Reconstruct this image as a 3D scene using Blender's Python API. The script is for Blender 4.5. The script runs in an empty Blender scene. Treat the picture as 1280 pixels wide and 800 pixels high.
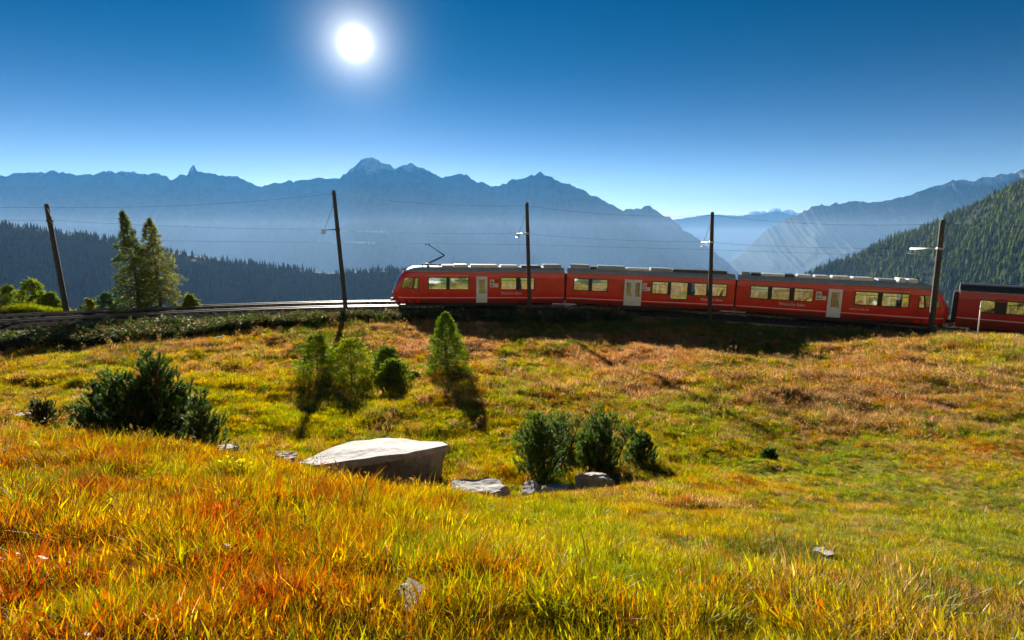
import bpy, bmesh, math, random
import numpy as np
from mathutils import Vector, Matrix, Quaternion

# ------------------------------------------------------------------ camera, sky, sun, exposure
F = 700.0                                   # focal length in photo pixels (1280 wide)
PITCH = math.atan(105.0 / F)                # horizon sits at y = 295
CAMZ = 6.2
SC = bpy.context.scene
COL = SC.collection
cam_d = bpy.data.cameras.new("camera")
cam = bpy.data.objects.new("camera", cam_d); COL.objects.link(cam)
cam.location = (0, 0, CAMZ)
cam.rotation_euler = (math.pi / 2 - PITCH, 0, 0)
cam_d.sensor_width = 36.0
cam_d.lens = F / 1280.0 * 36.0
cam_d.clip_start = 0.05
cam_d.clip_end = 90000.0
SC.camera = cam

SUN_AZ = math.radians(-14.8); SUN_EL = math.radians(17.2)
SUND = Vector((math.sin(SUN_AZ) * math.cos(SUN_EL), math.cos(SUN_AZ) * math.cos(SUN_EL), math.sin(SUN_EL)))
SKY_STRENGTH = 0.10
SUN_POWER = 4.0
EXPOSURE = 1.85
HAZE_DENSITY = 2.7e-5
HAZE_COLOR = (0.02, 0.36, 0.95, 1)
MIST_TOP = 170.0; MIST_DENSITY = 5.8e-5; MIST_COLOR = (0.46, 0.68, 1.0, 1)
SKY_GAMMA = 1.6; SKY_GAIN = 6.4; SKY_TINT = (1, 1, 1, 1)
SKY_RAMP = [(0.0, (1.05, .82, .68)), (0.06, (.95, .67, .55)), (0.15, (.40, .33, .32)), (0.27, (.0, .18, .22)), (0.42, (.0, .20, .25)), (1.0, (.0, .20, .26))]

world = bpy.data.worlds.new("World"); SC.world = world; world.use_nodes = True
wn = world.node_tree.nodes; wl = world.node_tree.links; wn.clear()
w_out = wn.new("ShaderNodeOutputWorld"); w_bg = wn.new("ShaderNodeBackground")
w_sky = wn.new("ShaderNodeTexSky"); w_sky.sky_type = 'NISHITA'; w_sky.sun_disc = False
w_sky.sun_elevation = SUN_EL; w_sky.sun_rotation = SUN_AZ % (2 * math.pi)
w_sky.altitude = 2100; w_sky.air_density = 1.0; w_sky.dust_density = 0.15; w_sky.ozone_density = 2.5
w_pre = wn.new("ShaderNodeVectorMath"); w_pre.operation = 'SCALE'; w_pre.inputs['Scale'].default_value = 0.1
w_gam = wn.new("ShaderNodeGamma"); w_gam.inputs['Gamma'].default_value = SKY_GAMMA      # clear, dry high-alpine air: deeper blue away from the horizon
w_post = wn.new("ShaderNodeVectorMath"); w_post.operation = 'SCALE'; w_post.inputs['Scale'].default_value = SKY_GAIN
w_tint = wn.new("ShaderNodeMix"); w_tint.data_type = 'RGBA'; w_tint.blend_type = 'MULTIPLY'
w_tint.inputs[0].default_value = 1.0; w_tint.inputs[7].default_value = SKY_TINT
# the sun itself and its aureole, by angle from the sun's direction
w_tc = wn.new("ShaderNodeTexCoord")
w_dot = wn.new("ShaderNodeVectorMath"); w_dot.operation = 'DOT_PRODUCT'; w_dot.inputs[1].default_value = SUND
w_ac = wn.new("ShaderNodeMath"); w_ac.operation = 'ARCCOSINE'; w_ac.use_clamp = False
w_min = wn.new("ShaderNodeMath"); w_min.operation = 'MINIMUM'; w_min.inputs[1].default_value = 1.0
def w_lobe(scale, power, amp):
    a = wn.new("ShaderNodeMath"); a.operation = 'DIVIDE'; a.inputs[1].default_value = math.radians(scale)
    b = wn.new("ShaderNodeMath"); b.operation = 'POWER'; b.inputs[1].default_value = power
    c = wn.new("ShaderNodeMath"); c.operation = 'MULTIPLY'; c.inputs[1].default_value = -1.0
    d = wn.new("ShaderNodeMath"); d.operation = 'EXPONENT'
    e = wn.new("ShaderNodeMath"); e.operation = 'MULTIPLY'; e.inputs[1].default_value = amp
    wl.new(w_ac.outputs[0], a.inputs[0]); wl.new(a.outputs[0], b.inputs[0]); wl.new(b.outputs[0], c.inputs[0])
    wl.new(c.outputs[0], d.inputs[0]); wl.new(d.outputs[0], e.inputs[0])
    return e
wl.new(w_tc.outputs['Generated'], w_dot.inputs[0]); wl.new(w_dot.outputs['Value'], w_min.inputs[0]); wl.new(w_min.outputs[0], w_ac.inputs[0])
l1 = w_lobe(0.55, 1.6, 70.0); l2 = w_lobe(1.5, 1.0, 7.0)
w_sum = wn.new("ShaderNodeMath"); w_sum.operation = 'ADD'
wl.new(l1.outputs[0], w_sum.inputs[0]); wl.new(l2.outputs[0], w_sum.inputs[1])
w_add = wn.new("ShaderNodeMix"); w_add.data_type = 'RGBA'; w_add.blend_type = 'ADD'; w_add.inputs[0].default_value = 1.0
w_comb = wn.new("ShaderNodeVectorMath"); w_comb.operation = 'SCALE'; w_comb.inputs[0].default_value = (1.0, 0.97, 0.92)
wl.new(w_sum.outputs[0], w_comb.inputs['Scale'])
wl.new(w_sky.outputs[0], w_pre.inputs[0]); wl.new(w_pre.outputs[0], w_gam.inputs['Color']); wl.new(w_gam.outputs[0], w_post.inputs[0]); wl.new(w_post.outputs[0], w_tint.inputs[6])
w_sep = wn.new("ShaderNodeSeparateXYZ"); wl.new(w_tc.outputs['Generated'], w_sep.inputs[0])
w_ramp = wn.new("ShaderNodeValToRGB"); w_ramp.color_ramp.interpolation = 'B_SPLINE'; els = w_ramp.color_ramp.elements      # clear sky deepening with height
for k_, (pos, val) in enumerate(SKY_RAMP):
    e_ = els[k_] if k_ < 2 else els.new(pos)
    e_.position = pos; e_.color = (*val, 1)
wl.new(w_sep.outputs['Z'], w_ramp.inputs[0])
w_tint2 = wn.new("ShaderNodeMix"); w_tint2.data_type = 'RGBA'; w_tint2.blend_type = 'MULTIPLY'; w_tint2.inputs[0].default_value = 1.0
wl.new(w_tint.outputs[2], w_tint2.inputs[6]); wl.new(w_ramp.outputs[0], w_tint2.inputs[7])
wl.new(w_tint2.outputs[2], w_add.inputs[6]); wl.new(w_comb.outputs[0], w_add.inputs[7])
wl.new(w_add.outputs[2], w_bg.inputs['Color']); w_bg.inputs['Strength'].default_value = SKY_STRENGTH
wl.new(w_bg.outputs[0], w_out.inputs['Surface'])

sun_d = bpy.data.lights.new("sun", 'SUN'); sun = bpy.data.objects.new("sun", sun_d); COL.objects.link(sun)
sun_d.energy = SUN_POWER; sun_d.angle = math.radians(0.53); sun_d.color = (1.0, 0.93, 0.80)
sun.rotation_euler = (-SUND).to_track_quat('-Z', 'Y').to_euler(); sun.location = SUND * 200

SC.render.engine = 'CYCLES'
SC.view_settings.view_transform = 'Standard'; SC.view_settings.look = 'None'
SC.view_settings.gamma = 1.0; SC.view_settings.use_curve_mapping = False
SC.view_settings.exposure = EXPOSURE
SC.cycles.use_denoising = True
SC.cycles.max_bounces = 5; SC.cycles.transparent_max_bounces = 12; SC.cycles.transmission_bounces = 4
SC.cycles.diffuse_bounces = 2; SC.cycles.glossy_bounces = 3; SC.cycles.volume_bounces = 0
SC.cycles.use_adaptive_sampling = True; SC.cycles.adaptive_threshold = 0.03
SC.cycles.sample_clamp_indirect = 6.0

# ------------------------------------------------------------------ pixel geometry
CP, SP = math.cos(PITCH), math.sin(PITCH)
def P(px, py, Y):
    """world point on the ray of photo pixel (px, py) at forward distance Y"""
    a = (px - 640.0) / F; b = (400.0 - py) / F
    yw = CP + b * SP; zw = -SP + b * CP
    k = Y / yw
    return Vector((a * k, Y, CAMZ + zw * k))
def proj(x, y, z):
    """photo pixel of world points (arrays allowed)"""
    z = np.asarray(z) - CAMZ
    d = y * CP - z * SP; u = y * SP + z * CP
    return 640 + F * x / d, 400 - F * u / d

# ------------------------------------------------------------------ noise
def _hash(ix, iy, seed):
    h = (ix.astype(np.int64) * 374761393 + iy.astype(np.int64) * 668265263 + seed * 1442695041) & 0xffffffff
    h = ((h ^ (h >> 13)) * 1274126177) & 0xffffffff
    h = ((h ^ (h >> 16)) * 2246822519) & 0xffffffff
    return ((h ^ (h >> 15)) & 0xffffff) / float(0xffffff)
def vnoise(x, y, seed=0):
    x = np.asarray(x, float); y = np.asarray(y, float)
    ix = np.floor(x); iy = np.floor(y); fx = x - ix; fy = y - iy
    fx = fx * fx * fx * (fx * (fx * 6 - 15) + 10); fy = fy * fy * fy * (fy * (fy * 6 - 15) + 10)
    a = _hash(ix, iy, seed); b = _hash(ix + 1, iy, seed); c = _hash(ix, iy + 1, seed); d = _hash(ix + 1, iy + 1, seed)
    return (a * (1 - fx) + b * fx) * (1 - fy) + (c * (1 - fx) + d * fx) * fy
def fbm(x, y, oct=4, seed=0, gain=0.5):
    s = 0.0; amp = 1.0; tot = 0.0
    for i in range(oct):
        s = s + amp * (vnoise(x, y, seed + i * 17) * 2 - 1); tot += amp
        x = x * 2.03 + 11.3; y = y * 2.03 - 7.1; amp *= gain
    return s / tot
def ridged(x, y, oct=5, seed=0, gain=0.5):
    s = 0.0; amp = 1.0; tot = 0.0
    for i in range(oct):
        n = 1 - np.abs(vnoise(x, y, seed + i * 31) * 2 - 1); s = s + amp * n * n; tot += amp
        x = x * 2.1 + 3.7; y = y * 2.1 + 9.2; amp *= gain
    return s / tot
def sstep(a, b, x):
    t = np.clip((x - a) / (b - a), 0, 1); return t * t * (3 - 2 * t)

# ------------------------------------------------------------------ mesh helpers
def np_mesh(name, V, faces, smooth=False, mat=None):
    """faces: list of (n,k) int arrays"""
    me = bpy.data.meshes.new(name)
    V = np.asarray(V, np.float32)
    me.vertices.add(len(V)); me.vertices.foreach_set("co", V.ravel())
    loops = np.concatenate([f.ravel() for f in faces]).astype(np.int32)
    tot = np.concatenate([np.full(len(f), f.shape[1], np.int32) for f in faces])
    st = np.concatenate([[0], np.cumsum(tot)[:-1]]).astype(np.int32)
    me.loops.add(len(loops)); me.loops.foreach_set("vertex_index", loops)
    me.polygons.add(len(tot)); me.polygons.foreach_set("loop_start", st); me.polygons.foreach_set("loop_total", tot)
    if smooth: me.polygons.foreach_set("use_smooth", np.ones(len(tot), bool))
    me.update(calc_edges=True); me.validate()
    if mat: me.materials.append(mat)
    return me
def link(name, me, parent=None, loc=None, rot=None):
    o = bpy.data.objects.new(name, me); COL.objects.link(o)
    if parent is not None: o.parent = parent
    if loc is not None: o.location = loc
    if rot is not None: o.rotation_euler = rot
    return o
def tag(o, label=None, cat=None, group=None, kind=None):
    if label: o["label"] = label
    if cat: o["category"] = cat
    if group: o["group"] = group
    if kind: o["kind"] = kind
    return o
def thing(name, label, cat, loc=(0, 0, 0), rotz=0.0, group=None):
    o = bpy.data.objects.new(name, None); COL.objects.link(o); o.empty_display_size = 0.3
    o.location = loc; o.rotation_euler = (0, 0, rotz)
    return tag(o, label, cat, group)

class MB:
    def __init__(s): s.v = []; s.f = []
    def add(s, V, Fs):
        n = len(s.v); s.v.extend([tuple(p) for p in V]); s.f.extend([tuple(i + n for i in f) for f in Fs]); return s
    def box(s, x0, x1, y0, y1, z0, z1, c=0.0):
        if c <= 0:
            V = [(x, y, z) for z in (z0, z1) for y in (y0, y1) for x in (x0, x1)]
            return s.add(V, [(0, 2, 3, 1), (4, 5, 7, 6), (0, 1, 5, 4), (2, 6, 7, 3), (0, 4, 6, 2), (1, 3, 7, 5)])
        bm = bmesh.new(); bmesh.ops.create_cube(bm, size=1.0)
        for v in bm.verts:
            v.co = Vector(((x0 + x1) / 2 + v.co.x * (x1 - x0), (y0 + y1) / 2 + v.co.y * (y1 - y0), (z0 + z1) / 2 + v.co.z * (z1 - z0)))
        bmesh.ops.bevel(bm, geom=bm.edges[:], offset=c, segments=2, affect='EDGES')
        bm.verts.index_update()
        s.add([v.co for v in bm.verts], [[v.index for v in f.verts] for f in bm.faces]); bm.free(); return s
    def tube(s, pts, radii, n=8, cap=True):
        pts = [Vector(p) for p in pts]
        if not hasattr(radii, '__len__'): radii = [radii] * len(pts)
        base = len(s.v); ref = None
        for i, p in enumerate(pts):
            d = (pts[min(i + 1, len(pts) - 1)] - pts[max(i - 1, 0)]).normalized()
            if ref is None:
                ref = d.orthogonal().normalized()
            ref = (ref - d * ref.dot(d)).normalized(); b = d.cross(ref)
            for k in range(n):
                a = 2 * math.pi * k / n
                s.v.append(tuple(p + (ref * math.cos(a) + b * math.sin(a)) * radii[i]))
        for i in range(len(pts) - 1):
            for k in range(n):
                k2 = (k + 1) % n
                s.f.append((base + i * n + k, base + i * n + k2, base + (i + 1) * n + k2, base + (i + 1) * n + k))
        if cap:
            s.f.append(tuple(base + k for k in reversed(range(n)))); s.f.append(tuple(base + (len(pts) - 1) * n + k for k in range(n)))
        return s
    def loft(s, rings, closed=True, cap=True):
        n = len(rings[0]); base = len(s.v)
        for r in rings: s.v.extend([tuple(p) for p in r])
        m = n if closed else n - 1
        for i in range(len(rings) - 1):
            for k in range(m):
                k2 = (k + 1) % n
                s.f.append((base + i * n + k, base + i * n + k2, base + (i + 1) * n + k2, base + (i + 1) * n + k))
        if cap:
            s.f.append(tuple(base + k for k in reversed(range(n)))); s.f.append(tuple(base + (len(rings) - 1) * n + k for k in range(n)))
        return s
    def mesh(s, name, mat, smooth=False):
        me = bpy.data.meshes.new(name); me.from_pydata(s.v, [], s.f); me.update()
        if smooth: me.polygons.foreach_set("use_smooth", np.ones(len(me.polygons), bool))
        if mat: me.materials.append(mat)
        return me
    def build(s, name, mat, parent=None, smooth=False, bevel=0.0):
        o = link(name, s.mesh(name, mat, smooth), parent)
        if bevel:
            m = o.modifiers.new("bevel", 'BEVEL'); m.width = bevel; m.segments = 2; m.limit_method = 'ANGLE'
        return o

# ------------------------------------------------------------------ materials
def new_mat(name):
    m = bpy.data.materials.new(name); m.use_nodes = True
    nt = m.node_tree; nt.nodes.clear()
    out = nt.nodes.new("ShaderNodeOutputMaterial")
    return m, nt, nt.nodes, nt.links, out
def principled(name, color, rough=0.6, metal=0.0, spec=0.5, noise=0.0, nscale=8.0, bump=0.0, bscale=40.0, color2=None, coat=0.0):
    m, nt, N, L, out = new_mat(name)
    b = N.new("ShaderNodeBsdfPrincipled"); L.new(b.outputs[0], out.inputs[0])
    b.inputs['Roughness'].default_value = rough; b.inputs['Metallic'].default_value = metal
    b.inputs['Specular IOR Level'].default_value = spec
    b.inputs['Coat Weight'].default_value = coat
    b.inputs['Base Color'].default_value = (*color, 1)
    tc = N.new("ShaderNodeTexCoord")
    if color2 is not None or noise > 0:
        nz = N.new("ShaderNodeTexNoise"); nz.inputs['Scale'].default_value = nscale; nz.inputs['Detail'].default_value = 6; nz.inputs['Roughness'].default_value = 0.65
        L.new(tc.outputs['Object'], nz.inputs['Vector'])
        rp = N.new("ShaderNodeValToRGB"); rp.color_ramp.elements[0].position = 0.33; rp.color_ramp.elements[1].position = 0.68
        c2 = color2 if color2 is not None else tuple(c * (1 - noise) for c in color)
        rp.color_ramp.elements[0].color = (*c2, 1); rp.color_ramp.elements[1].color = (*color, 1)
        L.new(nz.outputs['Fac'], rp.inputs[0]); L.new(rp.outputs[0], b.inputs['Base Color'])
        mr = N.new("ShaderNodeMapRange"); mr.inputs['To Min'].default_value = max(0, rough - 0.08); mr.inputs['To Max'].default_value = min(1, rough + 0.1)
        L.new(nz.outputs['Fac'], mr.inputs['Value']); L.new(mr.outputs[0], b.inputs['Roughness'])
    if bump > 0:
        n2 = N.new("ShaderNodeTexNoise"); n2.inputs['Scale'].default_value = bscale; n2.inputs['Detail'].default_value = 8
        L.new(tc.outputs['Object'], n2.inputs['Vector'])
        bp = N.new("ShaderNodeBump"); bp.inputs['Strength'].default_value = bump; bp.inputs['Distance'].default_value = 0.05
        L.new(n2.outputs['Fac'], bp.inputs['Height']); L.new(bp.outputs[0], b.inputs['Normal'])
    return m
def leaf_mat(name, trans=0.5, attr_type='GEOMETRY', base=None, gain=1.0, gloss=0.04):
    """thin leaves: diffuse + translucent, colour from the plant's own attribute"""
    m, nt, N, L, out = new_mat(name)
    if base is None:
        a = N.new("ShaderNodeAttribute"); a.attribute_type = attr_type; a.attribute_name = "col"; csock = a.outputs['Color']
    else:
        r = N.new("ShaderNodeRGB"); r.outputs[0].default_value = (*base, 1); csock = r.outputs[0]
    t = N.new("ShaderNodeAttribute"); t.attribute_name = "tint"
    mul = N.new("ShaderNodeMix"); mul.data_type = 'RGBA'; mul.blend_type = 'MULTIPLY'; mul.inputs[0].default_value = 1.0
    L.new(csock, mul.inputs[6]); L.new(t.outputs['Color'], mul.inputs[7])
    d = N.new("ShaderNodeBsdfDiffuse"); tr = N.new("ShaderNodeBsdfTranslucent"); g = N.new("ShaderNodeBsdfGlossy")
    g.inputs['Roughness'].default_value = 0.45
    hs = N.new("ShaderNodeHueSaturation"); hs.inputs['Saturation'].default_value = 1.1; hs.inputs['Value'].default_value = 1.25
    L.new(mul.outputs[2], d.inputs[0]); L.new(mul.outputs[2], hs.inputs['Color']); L.new(hs.outputs[0], tr.inputs[0])
    m1 = N.new("ShaderNodeMixShader"); m1.inputs[0].default_value = trans
    L.new(d.outputs[0], m1.inputs[1]); L.new(tr.outputs[0], m1.inputs[2])
    m2 = N.new("ShaderNodeMixShader"); m2.inputs[0].default_value = gloss
    L.new(m1.outputs[0], m2.inputs[1]); L.new(g.outputs[0], m2.inputs[2]); L.new(m2.outputs[0], out.inputs[0])
    return m
def set_col(me, name, arr):
    """arr (nverts,3)"""
    a = me.color_attributes.new(name, 'FLOAT_COLOR', 'POINT')
    A = np.ones((len(arr), 4), np.float32); A[:, :3] = arr
    a.data.foreach_set("color", A.ravel())

M = {}
M['red'] = principled("red_paint", (0.80, 0.022, 0.016), 0.32, spec=0.5, noise=0.28, nscale=1.1, coat=0.25)
M['red_shaded'] = principled("red_paint_shaded", (0.30, 0.022, 0.018), 0.5, color2=(0.13, 0.03, 0.02), nscale=2.5)  # same red as the sides, with the shade low down put into its colour
M['dark_red'] = principled("dark_red_paint", (0.52, 0.012, 0.02), 0.35, noise=0.15, nscale=3.0, coat=0.2)
M['white'] = principled("white_paint", (0.78, 0.77, 0.75), 0.45, noise=0.1, nscale=3)
M['door'] = principled("door_paint", (0.78, 0.83, 0.90), 0.4, noise=0.08, nscale=3)
M['roof'] = principled("roof_grey", (0.32, 0.38, 0.45), 0.42, noise=0.3, nscale=2.5)
M['roof_dark'] = principled("roof_dark", (0.045, 0.048, 0.052), 0.5, noise=0.4, nscale=3)
M['alu'] = principled("pale_metal", (0.62, 0.64, 0.66), 0.35, metal=0.3, noise=0.25, nscale=4)
M['black'] = principled("black_rubber", (0.02, 0.02, 0.021), 0.5)
M['under'] = principled("underframe", (0.03, 0.028, 0.026), 0.7, noise=0.4, nscale=5)
M['inter'] = principled("interior_panel", (0.62, 0.60, 0.52), 0.6)
M['seat'] = principled("seat_fabric", (0.10, 0.13, 0.16), 0.9)
M['steel'] = principled("rail_steel", (0.16, 0.15, 0.145), 0.5, metal=0.9, noise=0.2, nscale=6)
M['rust'] = principled("rusty_steel", (0.12, 0.07, 0.045), 0.7, noise=0.4, nscale=9)
M['sleeper'] = principled("sleeper", (0.10, 0.08, 0.065), 0.85, noise=0.4, nscale=6, bump=0.3, bscale=20, spec=0.0)
M['ballast'] = principled("ballast", (0.085, 0.078, 0.075), 0.9, color2=(0.03, 0.027, 0.025), nscale=14, bump=1.0, bscale=18, spec=0.0)
M['concrete'] = principled("trough_concrete", (0.42, 0.39, 0.35), 0.85, color2=(0.24, 0.21, 0.18), nscale=2.5, bump=0.4, bscale=25, spec=0.05)
M['wood'] = principled("tarred_wood", (0.040, 0.034, 0.030), 0.8, color2=(0.075, 0.068, 0.062), nscale=6, bump=0.5, bscale=30)
M['galv'] = principled("galvanised", (0.55, 0.57, 0.58), 0.4, metal=0.6, noise=0.2, nscale=10)
M['ceramic'] = principled("insulator", (0.30, 0.32, 0.33), 0.25)
M['copper'] = principled("wire", (0.05, 0.045, 0.045), 0.6, metal=0.5)
M['bark'] = principled("bark", (0.11, 0.075, 0.05), 0.9, color2=(0.055, 0.04, 0.03), nscale=9, bump=0.6, bscale=30)
M['twig'] = principled("twig", (0.16, 0.10, 0.06), 0.9, noise=0.4, nscale=12)
def glass_mat(name, tint, refl):
    m, nt, N, L, out = new_mat(name)
    t = N.new("ShaderNodeBsdfTransparent"); t.inputs[0].default_value = (*tint, 1)
    g = N.new("ShaderNodeBsdfGlossy"); g.inputs[0].default_value = (0.84, 0.98, 1.0, 1); g.inputs['Roughness'].default_value = 0.03
    tc = N.new("ShaderNodeTexCoord"); nz = N.new("ShaderNodeTexNoise"); nz.inputs['Scale'].default_value = 0.9
    L.new(tc.outputs['Object'], nz.inputs['Vector'])
    bp = N.new("ShaderNodeBump"); bp.inputs['Strength'].default_value = 0.06; bp.inputs['Distance'].default_value = 0.05
    L.new(nz.outputs['Fac'], bp.inputs['Height']); L.new(bp.outputs[0], g.inputs['Normal'])
    mx = N.new("ShaderNodeMixShader"); mx.inputs[0].default_value = refl
    L.new(t.outputs[0], mx.inputs[1]); L.new(g.outputs[0], mx.inputs[2]); L.new(mx.outputs[0], out.inputs[0])
    return m
M['glass'] = glass_mat("coach_glass", (0.93, 0.97, 0.90), 0.52)
M['glass_far'] = glass_mat("clear_coach_glass", (0.95, 0.97, 0.93), 0.10)
M['glass_dark'] = glass_mat("cab_glass", (0.45, 0.5, 0.5), 0.25)
def rock_mat(name, a, b, lichen):
    m, nt, N, L, out = new_mat(name)
    p = N.new("ShaderNodeBsdfPrincipled"); p.inputs['Roughness'].default_value = 0.85; L.new(p.outputs[0], out.inputs[0])
    tc = N.new("ShaderNodeTexCoord")
    n1 = N.new("ShaderNodeTexNoise"); n1.inputs['Scale'].default_value = 2.2; n1.inputs['Detail'].default_value = 9; n1.inputs['Roughness'].default_value = 0.7
    n2 = N.new("ShaderNodeTexNoise"); n2.inputs['Scale'].default_value = 9.0; n2.inputs['Detail'].default_value = 6
    n3 = N.new("ShaderNodeTexVoronoi"); n3.feature = 'DISTANCE_TO_EDGE'; n3.inputs['Scale'].default_value = 1.3
    for n in (n1, n2, n3): L.new(tc.outputs['Object'], n.inputs['Vector'])
    r1 = N.new("ShaderNodeValToRGB"); r1.color_ramp.elements[0].position = 0.32; r1.color_ramp.elements[1].position = 0.66
    r1.color_ramp.elements[0].color = (*b, 1); r1.color_ramp.elements[1].color = (*a, 1); L.new(n1.outputs['Fac'], r1.inputs[0])
    r2 = N.new("ShaderNodeValToRGB"); r2.color_ramp.elements[0].position = 0.60; r2.color_ramp.elements[1].position = 0.70; L.new(n2.outputs['Fac'], r2.inputs[0])
    mx = N.new("ShaderNodeMix"); mx.data_type = 'RGBA'; L.new(r2.outputs[0], mx.inputs[0]); L.new(r1.outputs[0], mx.inputs[6]); mx.inputs[7].default_value = (*lichen, 1)
    L.new(mx.outputs[2], p.inputs['Base Color'])
    ad = N.new("ShaderNodeMath"); ad.operation = 'ADD'; L.new(n1.outputs['Fac'], ad.inputs[0])
    rr = N.new("ShaderNodeMapRange"); rr.inputs['From Max'].default_value = 0.05; rr.inputs['To Min'].default_value = -0.06; rr.inputs['To Max'].default_value = 0.0
    L.new(n3.outputs['Distance'], rr.inputs['Value']); L.new(rr.outputs[0], ad.inputs[1])
    bp = N.new("ShaderNodeBump"); bp.inputs['Strength'].default_value = 0.8; bp.inputs['Distance'].default_value = 0.08
    L.new(ad.outputs[0], bp.inputs['Height']); L.new(bp.outputs[0], p.inputs['Normal'])
    return m
M['rock'] = rock_mat("pale_rock", (0.45, 0.42, 0.40), (0.24, 0.22, 0.205), (0.16, 0.15, 0.13))
M['rock_slab'] = rock_mat("slab_rock", (0.46, 0.43, 0.42), (0.30, 0.27, 0.26), (0.20, 0.18, 0.165))
M['rock_dark'] = rock_mat("dark_rock", (0.24, 0.21, 0.20), (0.10, 0.09, 0.085), (0.28, 0.26, 0.22))

# ------------------------------------------------------------------ the line: a curve of 60 m radius round the meadow
TCX, TCY, TR = 4.0, -9.0, 60.0
_rx = np.array([-75, -60, -34, -10.8, 4.8, 19.5, 34.4, 45, 60.0]); _rz = np.array([-5.0, -5.3, -5.65, -6.05, -6.25, -6.7, -7.1, -7.35, -7.7]) + CAMZ
def rail_z_phi(phi):
    return np.interp(TCX + TR * np.sin(phi), _rx, _rz)
def tp(phi, r=TR, dz=0.0):
    return Vector((TCX + r * math.sin(phi), TCY + r * math.cos(phi), float(rail_z_phi(phi)) + dz))
def phi_for_px(px, r, zoff=1.5):
    lo, hi = -1.45, 1.45
    for _ in range(60):
        mid = (lo + hi) / 2; p = tp(mid, r, zoff)
        q = proj(p.x, p.y, p.z)[0] if p.y > 0.5 else (1e9 if mid > 0 else -1e9)
        if q < px: lo = mid
        else: hi = mid
    return (lo + hi) / 2

# ------------------------------------------------------------------ ground height
ctrl = []
def cpt(px, py, Y): p = P(px, py, Y); ctrl.append((p.x, p.y, p.z))
for px, py, Y in [(0, 800, 2.0), (320, 800, 2.0), (640, 800, 2.05), (960, 800, 2.2), (1280, 800, 2.4),
                  (0, 690, 3.2), (320, 700, 3.2), (640, 710, 3.5), (960, 715, 4.0), (1280, 715, 4.6),
                  (0, 610, 5.2), (250, 610, 5.3), (430, 630, 5.6), (640, 650, 6.0), (900, 650, 7.0), (1280, 640, 8.5),
                  (-80, 553, 8.3), (60, 553, 8.3), (200, 560, 8.6), (320, 580, 8.8), (420, 606, 8.9), (540, 634, 9.2), (650, 640, 9.6), (780, 620, 10.4), (950, 610, 11.0), (1280, 600, 12.0),
                  (640, 612, 12.2), (470, 606, 13.0), (380, 580, 13.0), (280, 572, 12.0), (160, 578, 12.0), (30, 560, 12.0), (-90, 560, 12.0),
                  (740, 603, 13.2), (1000, 566, 15.5), (1280, 560, 15.0), (1400, 575, 14.0),
                  (30, 510, 17.5), (250, 520, 17.5), (450, 528, 18.5), (620, 525, 19.0), (850, 520, 20.0), (1100, 512, 19.5), (1300, 505, 19.0),
                  (0, 470, 24), (200, 470, 25), (400, 480, 24.7), (558, 470, 26.0), (700, 470, 27), (900, 475, 26), (1000, 470, 26.5), (1150, 470, 25), (1300, 460, 24.5),
                  (150, 446, 28.5), (330, 432, 32.5), (480, 424, 35.5), (640, 430, 36.2), (800, 440, 35.0), (930, 450, 33.5), (1010, 456, 32.5),
                  (1080, 440, 33), (1130, 430, 34), (1190, 424, 34.5), (1260, 424, 32.5), (1340, 424, 31)]:
    cpt(px, py, Y)
for ph in np.linspace(-1.25, 1.2, 26):            # embankment shoulder and foot along the curve
    p = tp(ph, TR - 3.6, -0.55); ctrl.append(tuple(p))
    p = tp(ph, TR - 2.4, -0.45); ctrl.append(tuple(p))
    p = tp(ph, TR + 8.0, -0.3 if ph < -0.62 else -3.0); ctrl.append(tuple(p))
for x in (-70, -45, -25, 0, 25, 45, 70):
    ctrl.append((x, -9.0, CAMZ + 1.8)); ctrl.append((x, -16.0, CAMZ + 5.0)); 
for x, y, z in [(0, 0, CAMZ - 1.45), (-3, 0.3, CAMZ - 1.35), (3, 0.3, CAMZ - 1.5), (-8, 2, CAMZ - 1.6), (8, 3, CAMZ - 2.1), (-20, 4, CAMZ - 2.0), (20, 5, CAMZ - 2.6), (-35, 8, CAMZ - 2.8), (35, 10, CAMZ - 3.6), (-50, 15, CAMZ - 4.0), (50, 15, CAMZ - 5.0)]:
    ctrl.append((x, y, z))
ctrl = np.array(ctrl)
def _tps(r2): return 0.5 * r2 * np.log(r2 + 1e-6)
def _fit():
    X = ctrl[:, :2]; n = len(X)
    A = _tps(((X[:, None] - X[None]) ** 2).sum(-1)) + np.eye(n) * 0.6
    Pm = np.hstack([np.ones((n, 1)), X]); Bg = np.zeros((n + 3, n + 3)); Bg[:n, :n] = A; Bg[:n, n:] = Pm; Bg[n:, :n] = Pm.T
    return np.linalg.solve(Bg, np.concatenate([ctrl[:, 2], np.zeros(3)]))
_W = _fit()
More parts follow.
